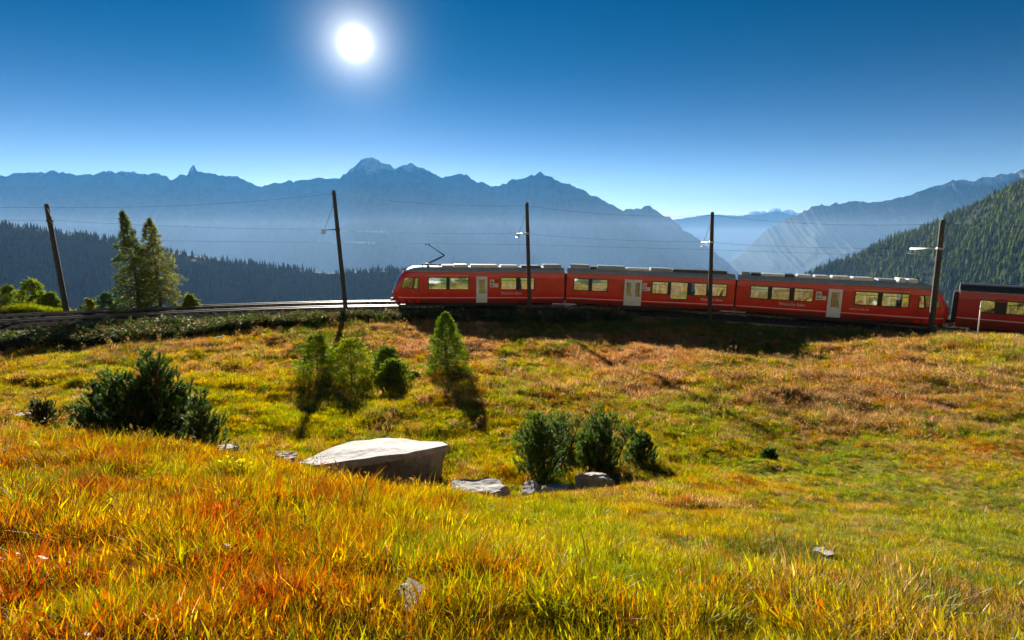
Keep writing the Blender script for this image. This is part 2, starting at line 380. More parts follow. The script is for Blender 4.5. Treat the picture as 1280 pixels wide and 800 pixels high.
def ground(x, y, detail=True):
    x = np.atleast_1d(np.asarray(x, float)); y = np.atleast_1d(np.asarray(y, float))
    shp = x.shape; xf = x.ravel(); yf = y.ravel(); z = np.empty_like(xf)
    for i in range(0, len(xf), 20000):
        a = xf[i:i + 20000]; b = yf[i:i + 20000]
        r2 = (a[:, None] - ctrl[None, :, 0]) ** 2 + (b[:, None] - ctrl[None, :, 1]) ** 2
        z[i:i + 20000] = _tps(r2) @ _W[:-3] + _W[-3] + _W[-2] * a + _W[-1] * b
    d = np.hypot(xf - 0, yf - 22)
    s = yf - 42
    far = np.where(s > 0, -1.0 - 0.40 * s, -0.42 * s - 7.0)
    far = np.clip(far, -880, 420)
    far = far + np.where(far > -870, 1, 0.15) * fbm(xf / 140, yf / 140, 4, 5) * np.clip(d / 60, 0, 14)
    w = sstep(62, 95, d)
    z = z * (1 - w) + far * w
    r = np.hypot(xf - TCX, yf - TCY); phi = np.arctan2(xf - TCX, yf - TCY)
    beyond = (r - (TR + np.where(phi < -0.60, 16.0, 6.5)))
    z = z - np.where(beyond > 0, beyond * 0.35, 0) * (1 - w) * (yf > 5)
    if detail:
        near = np.clip(np.hypot(xf, yf) / 9, 0.15, 1)
        nz = fbm(xf / 2.9, yf / 2.9, 3, 2) * 0.34 + fbm(xf / 0.9, yf / 0.9, 3, 9) * 0.10
        z = z + nz * near * (1 - sstep(-4.5, -3.0, r - TR) * (1 - sstep(5.5, 7.5, r - TR)))
    on = sstep(-3.9, -2.9, r - TR) * (1 - sstep(5.8, 7.0, r - TR)) * (yf > -2)
    z = z * (1 - on) + (rail_z_phi(phi) - 0.50) * on
    return z.reshape(shp)
def gz(x, y): return float(ground(x, y)[0])
def gp(px, Y, py=500):
    """ground point under pixel column px at distance Y"""
    x = P(px, py, Y).x
    for _ in range(4):
        z = gz(x, Y)
        k = (Y * CP - (z - CAMZ) * SP); x = (px - 640) / F * k
    return Vector((x, Y, gz(x, Y)))

# ------------------------------------------------------------------ vegetation colour by place
PAL = np.array([[0.56, 0.065, 0.012], [0.60, 0.210, 0.018], [0.66, 0.480, 0.026], [0.38, 0.440, 0.028], [0.100, 0.190, 0.025], [0.66, 0.380, 0.190], [0.22, 0.115, 0.050]])
ANCH = [(100, 590, .20, .34, .12, .12, .12, 0, .10), (60, 700, .26, .32, .10, .10, .12, 0, .10), (300, 720, .15, .37, .15, .12, .12, 0, .09), (450, 640, .10, .38, .24, .14, .08, 0, .06),
        (560, 770, 0, .20, .28, .30, .18, 0, .04), (800, 760, 0, .08, .24, .42, .22, 0, .04), (1000, 740, .02, .15, .20, .30, .26, .02, .05), (1200, 770, .03, .18, .14, .26, .30, .03, .06),
        (1220, 660, 0, 0, .16, .48, .34, .02, 0), (1050, 610, 0, .03, .20, .47, .27, .03, 0), (900, 640, 0, .28, .30, .28, .10, .04, 0), (720, 690, 0, .10, .40, .35, .10, .05, 0),
        (650, 560, 0, 0, .50, .40, .10, 0, 0), (300, 510, 0, .05, .55, .30, .10, 0, 0), (100, 480, 0, .10, .50, .28, .05, .07, 0), (300, 445, 0, .25, .42, .12, .03, .18, 0),
        (560, 430, 0, .30, .08, 0, 0, .62, 0), (800, 450, 0, .34, .06, .02, .03, .55, 0), (650, 480, 0, .18, .22, .22, .10, .24, .04), (850, 520, 0, .04, .24, .42, .22, .06, .02),
        (1000, 500, 0, .18, .16, .10, .14, .22, .20), (1100, 465, 0, .34, .18, .07, .03, .36, .02), (1250, 440, 0, .05, .34, .40, .08, .13, 0), (1250, 540, 0, .24, .34, .20, .12, .08, .02),
        (880, 560, 0, .05, .55, .25, .15, 0, 0), (450, 520, 0, .02, .48, .38, .12, 0, 0), (130, 420, 0, .06, .10, .14, .46, .10, .14), (380, 405, 0, .08, .10, .12, .50, .08, .12),
        (700, 405, 0, .05, .08, .22, .55, .05, .05), (950, 415, 0, .05, .08, .22, .55, .05, .05), (30, 382, 0, .55, .3, 0, 0, .15, 0)]
_A = np.array(ANCH)
def veg_weights(x, y, z):
    px, py = proj(x, y, z)
    px = px + fbm(x / 1.7, y / 1.7, 3, 40) * 70; py = py + fbm(x / 1.7, y / 1.7, 3, 41) * 26
    d2 = ((px[:, None] - _A[None, :, 0]) / 2.2) ** 2 + (py[:, None] - _A[None, :, 1]) ** 2
    w = 1 / (d2 + 150) ** 1.6
    w = w / w.sum(1, keepdims=True)
    return w @ _A[:, 2:]
def veg_color(x, y, z, rng):
    W = veg_weights(x, y, z)
    for k in range(W.shape[1]):                      # clumps of one kind
        W[:, k] *= np.exp(2.2 * fbm(x / 0.55, y / 0.55, 2, 60 + k) + 1.4 * fbm(x / 2.4, y / 2.4, 2, 80 + k))
    W /= W.sum(1, keepdims=True)
    c = np.cumsum(W, 1); u = rng.random(len(x))[:, None]
    idx = np.minimum((u > c).sum(1), 6)
    colr = PAL[idx] * 0.72 + (W @ PAL) * 0.28
    colr = colr * (0.45 + 0.75 * rng.random(len(x)))[:, None]
    return idx, colr

# ------------------------------------------------------------------ meadow sheet and terrain
def grid_faces(nx, ny):
    i = np.arange(nx * ny).reshape(ny, nx)
    return np.stack([i[:-1, :-1], i[:-1, 1:], i[1:, 1:], i[1:, :-1]], -1).reshape(-1, 4)
def ground_mat(name, attr):
    m, nt, N, L, out = new_mat(name)
    p = N.new("ShaderNodeBsdfPrincipled"); p.inputs['Roughness'].default_value = 0.95; p.inputs['Specular IOR Level'].default_value = 0.1
    L.new(p.outputs[0], out.inputs[0])
    tc = N.new("ShaderNodeTexCoord")
    n1 = N.new("ShaderNodeTexNoise"); n1.inputs['Scale'].default_value = 7.0; n1.inputs['Detail'].default_value = 8; n1.inputs['Roughness'].default_value = 0.75
    L.new(tc.outputs['Object'], n1.inputs['Vector'])
    rp = N.new("ShaderNodeValToRGB"); rp.color_ramp.elements[0].position = 0.3; rp.color_ramp.elements[1].position = 0.75
    rp.color_ramp.elements[0].color = (0.45, 0.42, 0.38, 1); rp.color_ramp.elements[1].color = (1.2, 1.15, 1.0, 1)
    L.new(n1.outputs['Fac'], rp.inputs[0])
    a = N.new("ShaderNodeAttribute"); a.attribute_name = attr
    mx = N.new("ShaderNodeMix"); mx.data_type = 'RGBA'; mx.blend_type = 'MULTIPLY'; mx.inputs[0].default_value = 1.0
    L.new(a.outputs['Color'], mx.inputs[6]); L.new(rp.outputs[0], mx.inputs[7]); L.new(mx.outputs[2], p.inputs['Base Color'])
    bp = N.new("ShaderNodeBump"); bp.inputs['Strength'].default_value = 0.9; bp.inputs['Distance'].default_value = 0.06
    L.new(n1.outputs['Fac'], bp.inputs['Height']); L.new(bp.outputs[0], p.inputs['Normal'])
    return m
M['ground'] = ground_mat("meadow_soil", "col")
def build_meadow():
    u = np.linspace(-1, 1, 380); gx = 68 * (0.35 * u + 0.65 * u ** 3)
    v = np.linspace(0, 1, 340); gy = -14 + 92 * (0.45 * v + 0.55 * v * v)
    X, Y = np.meshgrid(gx, gy); Z = ground(X, Y)
    V = np.stack([X, Y, Z], -1).reshape(-1, 3)
    me = np_mesh("meadow", V, [grid_faces(len(gx), len(gy))], True, M['ground'])
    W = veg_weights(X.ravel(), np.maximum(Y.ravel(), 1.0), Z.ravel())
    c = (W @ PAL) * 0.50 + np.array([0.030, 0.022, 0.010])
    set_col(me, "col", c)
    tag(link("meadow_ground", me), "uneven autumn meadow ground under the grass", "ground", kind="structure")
build_meadow()
def build_terrain():
    u = np.linspace(-1, 1, 260); gx = 24 * np.sinh(u * 7.2); gx = np.clip(gx, -16000, 16000)
    v = np.linspace(-1, 1, 260); gy = 20 + 24 * np.sinh(v * 7.4); gy = np.clip(gy, -2500, 19800)
    gx = np.unique(gx); gy = np.unique(gy)
    X, Y = np.meshgrid(gx, gy); Z = ground(X, Y, False)
    inside = (np.abs(X) < 66) & (Y > -13) & (Y < 77)
    Z = np.where(inside, Z - 1.2, Z)
    V = np.stack([X, Y, Z], -1).reshape(-1, 3)
    me = np_mesh("terrain", V, [grid_faces(len(gx), len(gy))], True, M['ground'])
    n = fbm(X / 60, Y / 60, 4, 3).ravel()[:, None]
    up = (Y.ravel() < 30)[:, None]
    c = np.where(up, np.array([0.50, 0.49, 0.40]) * (1 + 0.35 * n), np.array([0.045, 0.07, 0.028]) * (1 + 0.5 * n))
    set_col(me, "col", np.clip(c, 0, 1))
    tag(link("valley_terrain", me), "mountain slope falling away to the deep valley floor", "terrain", kind="structure")
build_terrain()

# ------------------------------------------------------------------ far mountains
def mountain_mat(name, rock, grass, forest, snow_z, grass_z, forest_z):
    m, nt, N, L, out = new_mat(name)
    p = N.new("ShaderNodeBsdfPrincipled"); p.inputs['Roughness'].default_value = 0.95; p.inputs['Specular IOR Level'].default_value = 0.1
    L.new(p.outputs[0], out.inputs[0])
    geo = N.new("ShaderNodeNewGeometry"); sep = N.new("ShaderNodeSeparateXYZ"); L.new(geo.outputs['Position'], sep.inputs[0])
    sn = N.new("ShaderNodeSeparateXYZ"); L.new(geo.outputs['Normal'], sn.inputs[0])
    n1 = N.new("ShaderNodeTexNoise"); n1.inputs['Scale'].default_value = 0.004; n1.inputs['Detail'].default_value = 10; n1.inputs['Roughness'].default_value = 0.7
    L.new(geo.outputs['Position'], n1.inputs['Vector'])
    zz = N.new("ShaderNodeMath"); zz.operation = 'MULTIPLY_ADD'; zz.inputs[1].default_value = 700; L.new(n1.outputs['Fac'], zz.inputs[0]); L.new(sep.outputs['Z'], zz.inputs[2])
    def step(lo, hi, src):
        mr = N.new("ShaderNodeMapRange"); mr.inputs['From Min'].default_value = lo; mr.inputs['From Max'].default_value = hi; L.new(src, mr.inputs['Value']); return mr.outputs[0]
    def mix(f, a, b):
        mx = N.new("ShaderNodeMix"); mx.data_type = 'RGBA'; L.new(f, mx.inputs[0])
        for s, v in ((6, a), (7, b)):
            if isinstance(v, tuple): mx.inputs[s].default_value = (*v, 1)
            else: L.new(v, mx.inputs[s])
        return mx.outputs[2]
    rk = mix(step(0.35, 0.65, n1.outputs['Fac']), tuple(c * 0.55 for c in rock), rock)
    c1 = mix(step(forest_z + 300, forest_z + 420, zz.outputs[0]), forest, grass)
    c2 = mix(step(grass_z + 250, grass_z + 500, zz.outputs[0]), c1, rk)
    fl = N.new("ShaderNodeMath"); fl.operation = 'MULTIPLY'
    L.new(step(snow_z + 330, snow_z + 420, zz.outputs[0]), fl.inputs[0]); L.new(step(0.45, 0.7, sn.outputs['Z']), fl.inputs[1])
    c3 = mix(fl.outputs[0], c2, (0.8, 0.82, 0.85))
    L.new(c3, p.inputs['Base Color'])
    return m
def mountain_range(name, label, prof, D, front, back, foot, mat, seed, jag=4.2, nu=1300, nv=150, amp=0.30, ext=(-700, 500), spur=900.0):
    prof = np.array(prof, float); D = np.array(D, float)
    px = np.linspace(prof[0, 0] + ext[0], prof[-1, 0] + ext[1], nu)
    py = np.interp(px, prof[:, 0], prof[:, 1])
    lo = px < prof[0, 0]; hi = px > prof[-1, 0]
    jagn = fbm(px / 9.0, px * 0 + seed, 4, seed, 0.65) * jag
    py = py + jagn
    py = np.where(lo, py + fbm(px / 60, px * 0, 3, seed + 3) * 10, py); py = np.where(hi, py + fbm(px / 60, px * 0, 3, seed + 4) * 10, py)
    Dd = np.interp(px, D[:, 0], D[:, 1])
    C = np.array([P(a, b, d) for a, b, d in zip(px, py, Dd)])
    dirs = np.stack([C[:, 0] * 0.35, C[:, 1]], -1); dirs /= np.linalg.norm(dirs, axis=1)[:, None]
    t = np.concatenate([-(np.linspace(1, 0, nv, endpoint=False) ** 1.5), np.linspace(0, 1, 26) ** 1.3])
    U, T = np.meshgrid(np.arange(nu), t)
    dist = np.where(T < 0, T * front, T * back)
    X = C[:, 0][U] + dirs[:, 0][U] * dist; Y = C[:, 1][U] + dirs[:, 1][U] * dist
    a = np.abs(T); cz = C[:, 2][U]
    f = np.where(T < 0, 1.15 * a - 0.15 * a ** 2, a) ** 0.9
    Z = cz - (cz - foot) * np.clip(f, 0, 1)
    H = (cz - foot)
    env = np.clip(a * 6, 0, 1) * np.clip((1 - a) * 3, 0, 1)
    warp = fbm(X / 1500, Y / 1500, 3, seed + 9) * 500
    rd = ridged((X + warp) / spur, (Y + warp) / (spur * 2.4), 5, seed + 20)
    rd2 = ridged(X / 260, Y / 320, 4, seed + 50)
    Z = Z + env * H * amp * (rd - 0.75) + np.clip(a * 14, 0, 1) * np.clip((1 - a) * 3, 0, 1) * H * amp * 0.22 * (rd2 - 0.6)
    V = np.stack([X, Y, Z], -1).reshape(-1, 3)
    me = np_mesh(name, V, [grid_faces(nu, len(t))], False, mat)
    global TOPZ
    TOPZ = max(TOPZ, float(Z.max()))
    return tag(link(name, me), label, "mountain", kind="structure")
M['mt'] = mountain_mat("mountain_rock", (0.14, 0.13, 0.125), (0.08, 0.085, 0.04), (0.03, 0.05, 0.025), 985, 250, -350)
M['mt_r'] = mountain_mat("mountain_rock_snow", (0.13, 0.125, 0.12), (0.07, 0.075, 0.04), (0.03, 0.05, 0.025), 620, 150, -350)
TOPZ = 0.0
main_prof = [(-60, 226), (0, 220), (30, 216), (70, 213), (82, 218), (95, 219), (116, 218), (130, 213), (160, 215), (192, 216), (205, 221), (212, 224), (225, 219), (234, 217), (238, 209), (242, 208), (246, 216), (270, 217), (295, 221), (325, 233), (345, 230), (375, 224), (400, 222), (425, 222), (438, 213), (452, 200), (460, 196), (468, 199), (480, 203), (492, 209), (505, 206), (518, 206), (535, 213), (555, 223), (568, 220), (582, 219), (600, 228), (620, 233), (648, 223), (662, 219), (675, 215), (690, 221), (720, 236), (745, 246), (780, 262), (800, 260), (812, 257), (830, 268), (850, 283), (880, 303), (915, 334), (960, 372)]
mountain_range("mountain_range", "jagged blue mountain range under the sun across the valley", main_prof, [(-700, 8200), (300, 9000), (640, 8800), (960, 6800)], 4200, 4200, -860, M['mt'], 1, ext=(-600, 40))
right_prof = [(880, 352), (905, 338), (940, 305), (960, 286), (990, 270), (1020, 258), (1050, 255), (1070, 250), (1082, 254), (1110, 251), (1135, 245), (1160, 236), (1185, 228), (1200, 223), (1215, 226), (1240, 220), (1280, 212), (1340, 206), (1420, 215)]
mountain_range("mountain_range", "hazy blue mountain range with pale snowy tops beyond the forested hill", right_prof, [(880, 8600), (1280, 6500), (1800, 5000)], 3600, 4000, -860, M['mt_r'], 7, ext=(-60, 300), jag=3.6, amp=0.16)
far_prof = [(780, 285), (850, 273), (885, 268), (920, 270), (950, 268), (972, 264), (990, 269), (1040, 275), (1120, 285)]
mountain_range("mountain_range", "faint far ridge closing the end of the valley", far_prof, [(780, 16000), (1120, 16000)], 2500, 2500, -860, M['mt'], 13, nu=200, nv=40, jag=1.5, ext=(-300, 300))

# ------------------------------------------------------------------ scatter by geometry nodes (uncountable growth only)
def proto_collection(name, meshes):
    c = bpy.data.collections.new(name)
    for i, me in enumerate(meshes):
        o = bpy.data.objects.new("%s_%02d" % (name, i), me); c.objects.link(o)
    return c
def scatter(name, pts, rot, scl, idx, col, coll):
    n = len(pts)
    me = bpy.data.meshes.new(name); me.vertices.add(n); me.vertices.foreach_set("co", np.asarray(pts, np.float32).ravel())
    a = me.attributes.new("rot", 'FLOAT_VECTOR', 'POINT'); a.data.foreach_set("vector", np.asarray(rot, np.float32).ravel())
    a = me.attributes.new("scl", 'FLOAT_VECTOR', 'POINT'); a.data.foreach_set("vector", np.asarray(scl, np.float32).ravel())
    a = me.attributes.new("idx", 'INT', 'POINT'); a.data.foreach_set("value", np.asarray(idx, np.int32))
    a = me.attributes.new("col", 'FLOAT_COLOR', 'POINT'); A = np.ones((n, 4), np.float32); A[:, :3] = col; a.data.foreach_set("color", A.ravel())
    o = link(name, me)
    ng = bpy.data.node_groups.new(name + "_nodes", 'GeometryNodeTree')
    ng.interface.new_socket("Geometry", in_out='INPUT', socket_type='NodeSocketGeometry'); ng.interface.new_socket("Geometry", in_out='OUTPUT', socket_type='NodeSocketGeometry')
    gi = ng.nodes.new("NodeGroupInput"); go = ng.nodes.new("NodeGroupOutput")
    ci = ng.nodes.new("GeometryNodeCollectionInfo"); ci.inputs['Collection'].default_value = coll
    ci.inputs['Separate Children'].default_value = True; ci.inputs['Reset Children'].default_value = True
    iop = ng.nodes.new("GeometryNodeInstanceOnPoints"); iop.inputs['Pick Instance'].default_value = True
    def na(nm, ty):
        k = ng.nodes.new("GeometryNodeInputNamedAttribute"); k.data_type = ty; k.inputs['Name'].default_value = nm; return k.outputs['Attribute']
    L = ng.links
    L.new(gi.outputs[0], iop.inputs['Points']); L.new(ci.outputs[0], iop.inputs['Instance'])
    L.new(na("idx", 'INT'), iop.inputs['Instance Index']); L.new(na("rot", 'FLOAT_VECTOR'), iop.inputs['Rotation']); L.new(na("scl", 'FLOAT_VECTOR'), iop.inputs['Scale'])
    L.new(iop.outputs[0], go.inputs[0])
    md = o.modifiers.new("scatter", 'NODES'); md.node_group = ng
    return o

M['grass'] = leaf_mat("grass_blades", 0.50, 'INSTANCER')
M['needle_far'] = leaf_mat("far_needles", 0.25, 'INSTANCER', gloss=0.0)
def blades(rng, n, rad, hmin, hmax, width, lean, segs=2, head=False):
    V = []; Fq = []; Ft = []; tint = []
    for i in range(n):
        a = rng.uniform(0, 2 * math.pi); r = rad * math.sqrt(rng.random()); bx, by = r * math.cos(a), r * math.sin(a)
        h = rng.uniform(hmin, hmax); la = a + rng.normal(0, 0.9); ln = rng.uniform(0.1, 1.0) * lean * h
        dx, dy = math.cos(la), math.sin(la); fa = rng.uniform(0, math.pi); wx, wy = math.cos(fa), math.sin(fa)
        w = width * rng.uniform(0.6, 1.3); t = rng.uniform(0.35, 1.2); g = rng.uniform(0.85, 1.12)
        base = len(V)
        for s in range(segs):
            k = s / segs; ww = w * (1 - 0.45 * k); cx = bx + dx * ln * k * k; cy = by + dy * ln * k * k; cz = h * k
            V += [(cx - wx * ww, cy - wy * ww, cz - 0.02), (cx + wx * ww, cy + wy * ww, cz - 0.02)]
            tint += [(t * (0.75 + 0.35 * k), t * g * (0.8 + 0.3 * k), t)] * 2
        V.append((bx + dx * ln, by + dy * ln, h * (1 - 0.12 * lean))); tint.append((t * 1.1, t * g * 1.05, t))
        for s in range(segs - 1): Fq.append((base + 2 * s, base + 2 * s + 1, base + 2 * s + 3, base + 2 * s + 2))
        Ft.append((base + 2 * segs - 2, base + 2 * segs - 1, base + 2 * segs))
        if head and rng.random() < 0.5:
            tx, ty, tz = V[-1]; b2 = len(V); hw = width * 1.1; hl = 0.13
            V += [(tx - wx * hw, ty - wy * hw, tz), (tx + wx * hw, ty + wy * hw, tz), (tx + dx * 0.03, ty + dy * 0.03, tz + hl), (tx, ty, tz - hl * 0.6)]
            tint += [(1.15, 1.05, 0.9)] * 4; Ft += [(b2, b2 + 1, b2 + 2), (b2, b2 + 3, b2 + 1)]
    fs = []
    if Fq: fs.append(np.array(Fq))
    fs.append(np.array(Ft))
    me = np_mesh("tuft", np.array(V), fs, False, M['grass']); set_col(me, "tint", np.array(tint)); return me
def leafy(rng, n, rad, h, size):
    """low broad-leaved plant: leaves on short upright twigs"""
    V = []; Fq = []; tint = []
    for i in range(n):
        a = rng.uniform(0, 2 * math.pi); r = rad * math.sqrt(rng.random()); z = h * rng.uniform(0.15, 1) * (1 - 0.4 * (r / rad) ** 2)
        c = Vector((r * math.cos(a), r * math.sin(a), z)); d = Vector((math.cos(a + rng.normal(0, .7)), math.sin(a + rng.normal(0, .7)), rng.uniform(-0.1, 1.1))).normalized()
        s = d.orthogonal().normalized(); s.rotate(Quaternion(d, rng.uniform(0, 6.28))); L_ = size * rng.uniform(0.6, 1.3); t = rng.uniform(0.6, 1.25)
        b = len(V); V += [c, c + d * L_ * 0.5 + s * L_ * 0.28, c + d * L_, c + d * L_ * 0.5 - s * L_ * 0.28]; tint += [(t, t * rng.uniform(.88, 1.08), t)] * 4
        Fq.append((b, b + 1, b + 2, b + 3))
    me = np_mesh("leafy", np.array([tuple(v) for v in V]), [np.array(Fq)], False, M['grass']); set_col(me, "tint", np.array(tint)); return me
def stalk(rng):
    """dead dock stalk with clustered brown seeds"""
    V = []; Ft = []; tint = []
    for s in range(3):
        ox, oy = rng.normal(0, .09), rng.normal(0, .09); lx, ly = rng.normal(0, .12), rng.normal(0, .12); h = rng.uniform(.7, 1.05)
        b = len(V); V += [(ox - .012, oy, 0), (ox + .012, oy, 0), (ox + lx, oy + ly, h)]; tint += [(.8, .8, .8)] * 3; Ft.append((b, b + 1, b + 2))
        for k in range(26):
            z = h * rng.uniform(.4, 1); f = z / h; c = Vector((ox + lx * f + rng.normal(0, .045), oy + ly * f + rng.normal(0, .045), z)); t = rng.uniform(.6, 1.3)
            b = len(V)
            for q in range(3): V.append(c + Vector(rng.normal(0, .03, 3)))
            tint += [(t, t, t)] * 3; Ft.append((b, b + 1, b + 2))
    me = np_mesh("stalk", np.array([tuple(v) for v in V]), [np.array(Ft)], False, M['grass']); set_col(me, "tint", np.array(tint)); return me
rng = np.random.default_rng(5)
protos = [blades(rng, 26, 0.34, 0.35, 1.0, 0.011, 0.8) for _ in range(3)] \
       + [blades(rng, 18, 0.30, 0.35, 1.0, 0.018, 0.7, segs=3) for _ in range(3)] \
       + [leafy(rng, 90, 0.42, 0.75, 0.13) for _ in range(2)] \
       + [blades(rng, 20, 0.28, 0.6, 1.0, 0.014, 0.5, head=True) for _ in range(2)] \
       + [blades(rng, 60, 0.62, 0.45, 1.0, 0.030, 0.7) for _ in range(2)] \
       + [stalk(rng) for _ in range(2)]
GRASS = proto_collection("grass_tuft", protos)
# kinds: 0-2 fine, 3-5 broad, 6-7 leafy, 8-9 seeded, 10-11 dense cushion, 12-13 stalk
def in_track(x, y, m0=-3.0, m1=6.0):
    r = np.hypot(x - TCX, y - TCY); return (r > TR + m0) & (r < TR + m1)
ROCK_KEEP = []      # (x, y, radius) kept free of grass, filled below
def grow(name, label, n, ymin, ymax, power, seed, hfun, kinds, lim=1.12):
    rg = np.random.default_rng(seed)
    u = rg.random(n); y = (ymin ** (1 - power) + u * (ymax ** (1 - power) - ymin ** (1 - power))) ** (1 / (1 - power)) if power != 1 else ymin * (ymax / ymin) ** u
    x = (rg.random(n) * 2 - 1) * (lim * (y + 1.0) + 4.5)
    keep = ~in_track(x, y) & (np.hypot(x - TCX, y - TCY) < TR + 1)
    for (rx, ry, ra, rb) in ROCK_KEEP: keep &= ((x - rx) / ra) ** 2 + ((y - ry) / rb) ** 2 > 1
    x = x[keep]; y = y[keep]; z = ground(x, y)
    idx, c = veg_color(x, y, z, rg)
    h, kk = hfun(x, y, z, idx, rg, kinds)
    h = np.minimum(h, 0.05 + 0.085 * np.hypot(x, y))
    h = np.where(np.hypot(x, y) < 1.3, 0, h)
    ok = h > 0.01
    x, y, z, idx, c, h, kk = x[ok], y[ok], z[ok], idx[ok], c[ok], h[ok], kk[ok]
    n = len(x)
    lean_x = rg.normal(0, .2, n) + .22 * fbm(x / 1.3, y / 1.3, 2, 95); lean_y = rg.normal(0.06, .2, n) + .22 * fbm(x / 1.3, y / 1.3, 2, 96)
    rot = np.stack([lean_x, lean_y, rg.random(n) * 6.283], -1)
    wd = h * rg.uniform(0.8, 1.3, n)
    o = scatter(name, np.stack([x, y, z - 0.02], -1), rot, np.stack([wd, wd, h], -1), kk, c, GRASS)
    tag(o, label, "grass", kind="stuff")
    return n

# ------------------------------------------------------------------ track bed, rails, cable trough
PH0, PH1 = -1.12, 1.02
def sweep(profile, name, mat, n=150, ph0=PH0, ph1=PH1, parent=None, closed=True, jitter=0.0, smooth=False):
    rings = []
    rg = random.Random(3)
    for i in range(n + 1):
        ph = ph0 + (ph1 - ph0) * i / n
        rings.append([tuple(tp(ph, r + rg.uniform(-jitter, jitter), z + rg.uniform(-jitter, jitter))) for r, z in profile])
    return MB().loft(rings, closed, closed).build(name, mat, parent, smooth)
bed = sweep([(TR - 2.7, -0.62), (TR - 1.95, -0.30), (TR - 1.3, -0.17), (TR, -0.16), (TR + 1.3, -0.17), (TR + 1.85, -0.22), (TR + 2.4, -0.17), (TR + 3.6, -0.16), (TR + 5.0, -0.17), (TR + 6.2, -0.6)],
            "track_bed", M['ballast'], n=420, closed=False, jitter=0.035)
tag(bed, "grey gravel ballast bed of the railway line", "track bed", kind="structure")
def sleepers(rc, parent):
    mb = MB(); L_ = 0.62 / rc; k = int((PH1 - PH0) / L_); rg = random.Random(int(rc))
    for i in range(k):
        ph = PH0 + L_ * (i + 0.5); c = tp(ph, rc, -0.14); R_ = Matrix.Rotation(-ph + rg.uniform(-.01, .01), 3, 'Z')
        V = []
        for z in (-0.16, 0.03):
            for yy in (-0.9, 0.9):
                for xx in (-0.11, 0.11): V.append(c + R_ @ Vector((xx, yy, z)))
        mb.add(V, [(0, 2, 3, 1), (4, 5, 7, 6), (0, 1, 5, 4), (2, 6, 7, 3), (0, 4, 6, 2), (1, 3, 7, 5)])
    return tag(mb.build("sleepers", M['sleeper'], parent), kind="stuff")
for rc, lab in ((TR, "railway track carrying the red train"), (TR + 3.7, "second railway track running behind the first one")):
    t = tag(thing("railway_track", lab, "railway track", tp(0, rc, -0.2), 0), kind="structure")
    for s in (-0.53, 0.53):
        prof = [(-.055, -.12), (.055, -.12), (.055, -.10), (.012, -.085), (.012, -.035), (.034, -.025), (.034, 0), (-.034, 0), (-.034, -.025), (-.012, -.035), (-.012, -.085), (-.055, -.10)]
        o = sweep([(rc + s + a, b + 0.0) for a, b in prof], "rail", M['steel'], n=200)
        o.parent = t; o.matrix_parent_inverse = Matrix.Translation(-t.location)
    o = sleepers(rc, None); o.parent = t; o.matrix_parent_inverse = Matrix.Translation(-t.location)
tr = sweep([(TR - 3.35, -0.75), (TR - 3.35, -0.40), (TR - 2.85, -0.39), (TR - 2.85, -0.75)], "cable_trough", M['concrete'], n=260, ph0=-1.1, ph1=0.95, jitter=0.008)
tag(tr, "pale concrete cable trough edging the ballast bed", "cable trough", kind="structure")

# ------------------------------------------------------------------ rocks
def rock_mesh(seed, sx, sy, sz, mat, cuts=9, sub=4):
    rg = np.random.default_rng(seed)
    bm = bmesh.new(); bmesh.ops.create_icosphere(bm, subdivisions=sub, radius=1.0)
    V = np.array([v.co[:] for v in bm.verts])
    for k in range(cuts):
        n = rg.normal(0, 1, 3); n[2] = n[2] * 0.8
        if k == 0: n = np.array([rg.normal(0, .12), rg.normal(0.05, .1), 1.0])
        n /= np.linalg.norm(n); d = 0.38 if k == 0 else rg.uniform(0.42, 0.8)
        e = np.maximum(V @ n - d, 0); V -= n * (e * 0.96)[:, None]
    nz = fbm(V[:, 0] * 2.3 + seed, V[:, 1] * 2.3 + V[:, 2] * 1.7, 5, seed, .6) * 0.24
    V *= (1 + nz)[:, None]
    V *= np.array([sx, sy, sz])
    for v, c in zip(bm.verts, V): v.co = c
    me = bpy.data.meshes.new("rock"); bm.to_mesh(me); bm.free(); me.materials.append(mat)
    return me
def rock(label, px, Y, w, d, h, seed, rz=0.0, sink=0.3, mat='rock', tilt=0.0, keep=0.7):
    p = gp(px, Y)
    o = link("rock", rock_mesh(seed, w / 2, d / 2, h / 2, M[mat]), None, (p.x, p.y, p.z + h / 2 - h * sink), (tilt, 0.05, rz))
    tag(o, label, "rock"); ROCK_KEEP.append((p.x, p.y - 0.25 * min(1, Y / 10), w / 2 * 0.9, d / 2 * 1.1)); return o
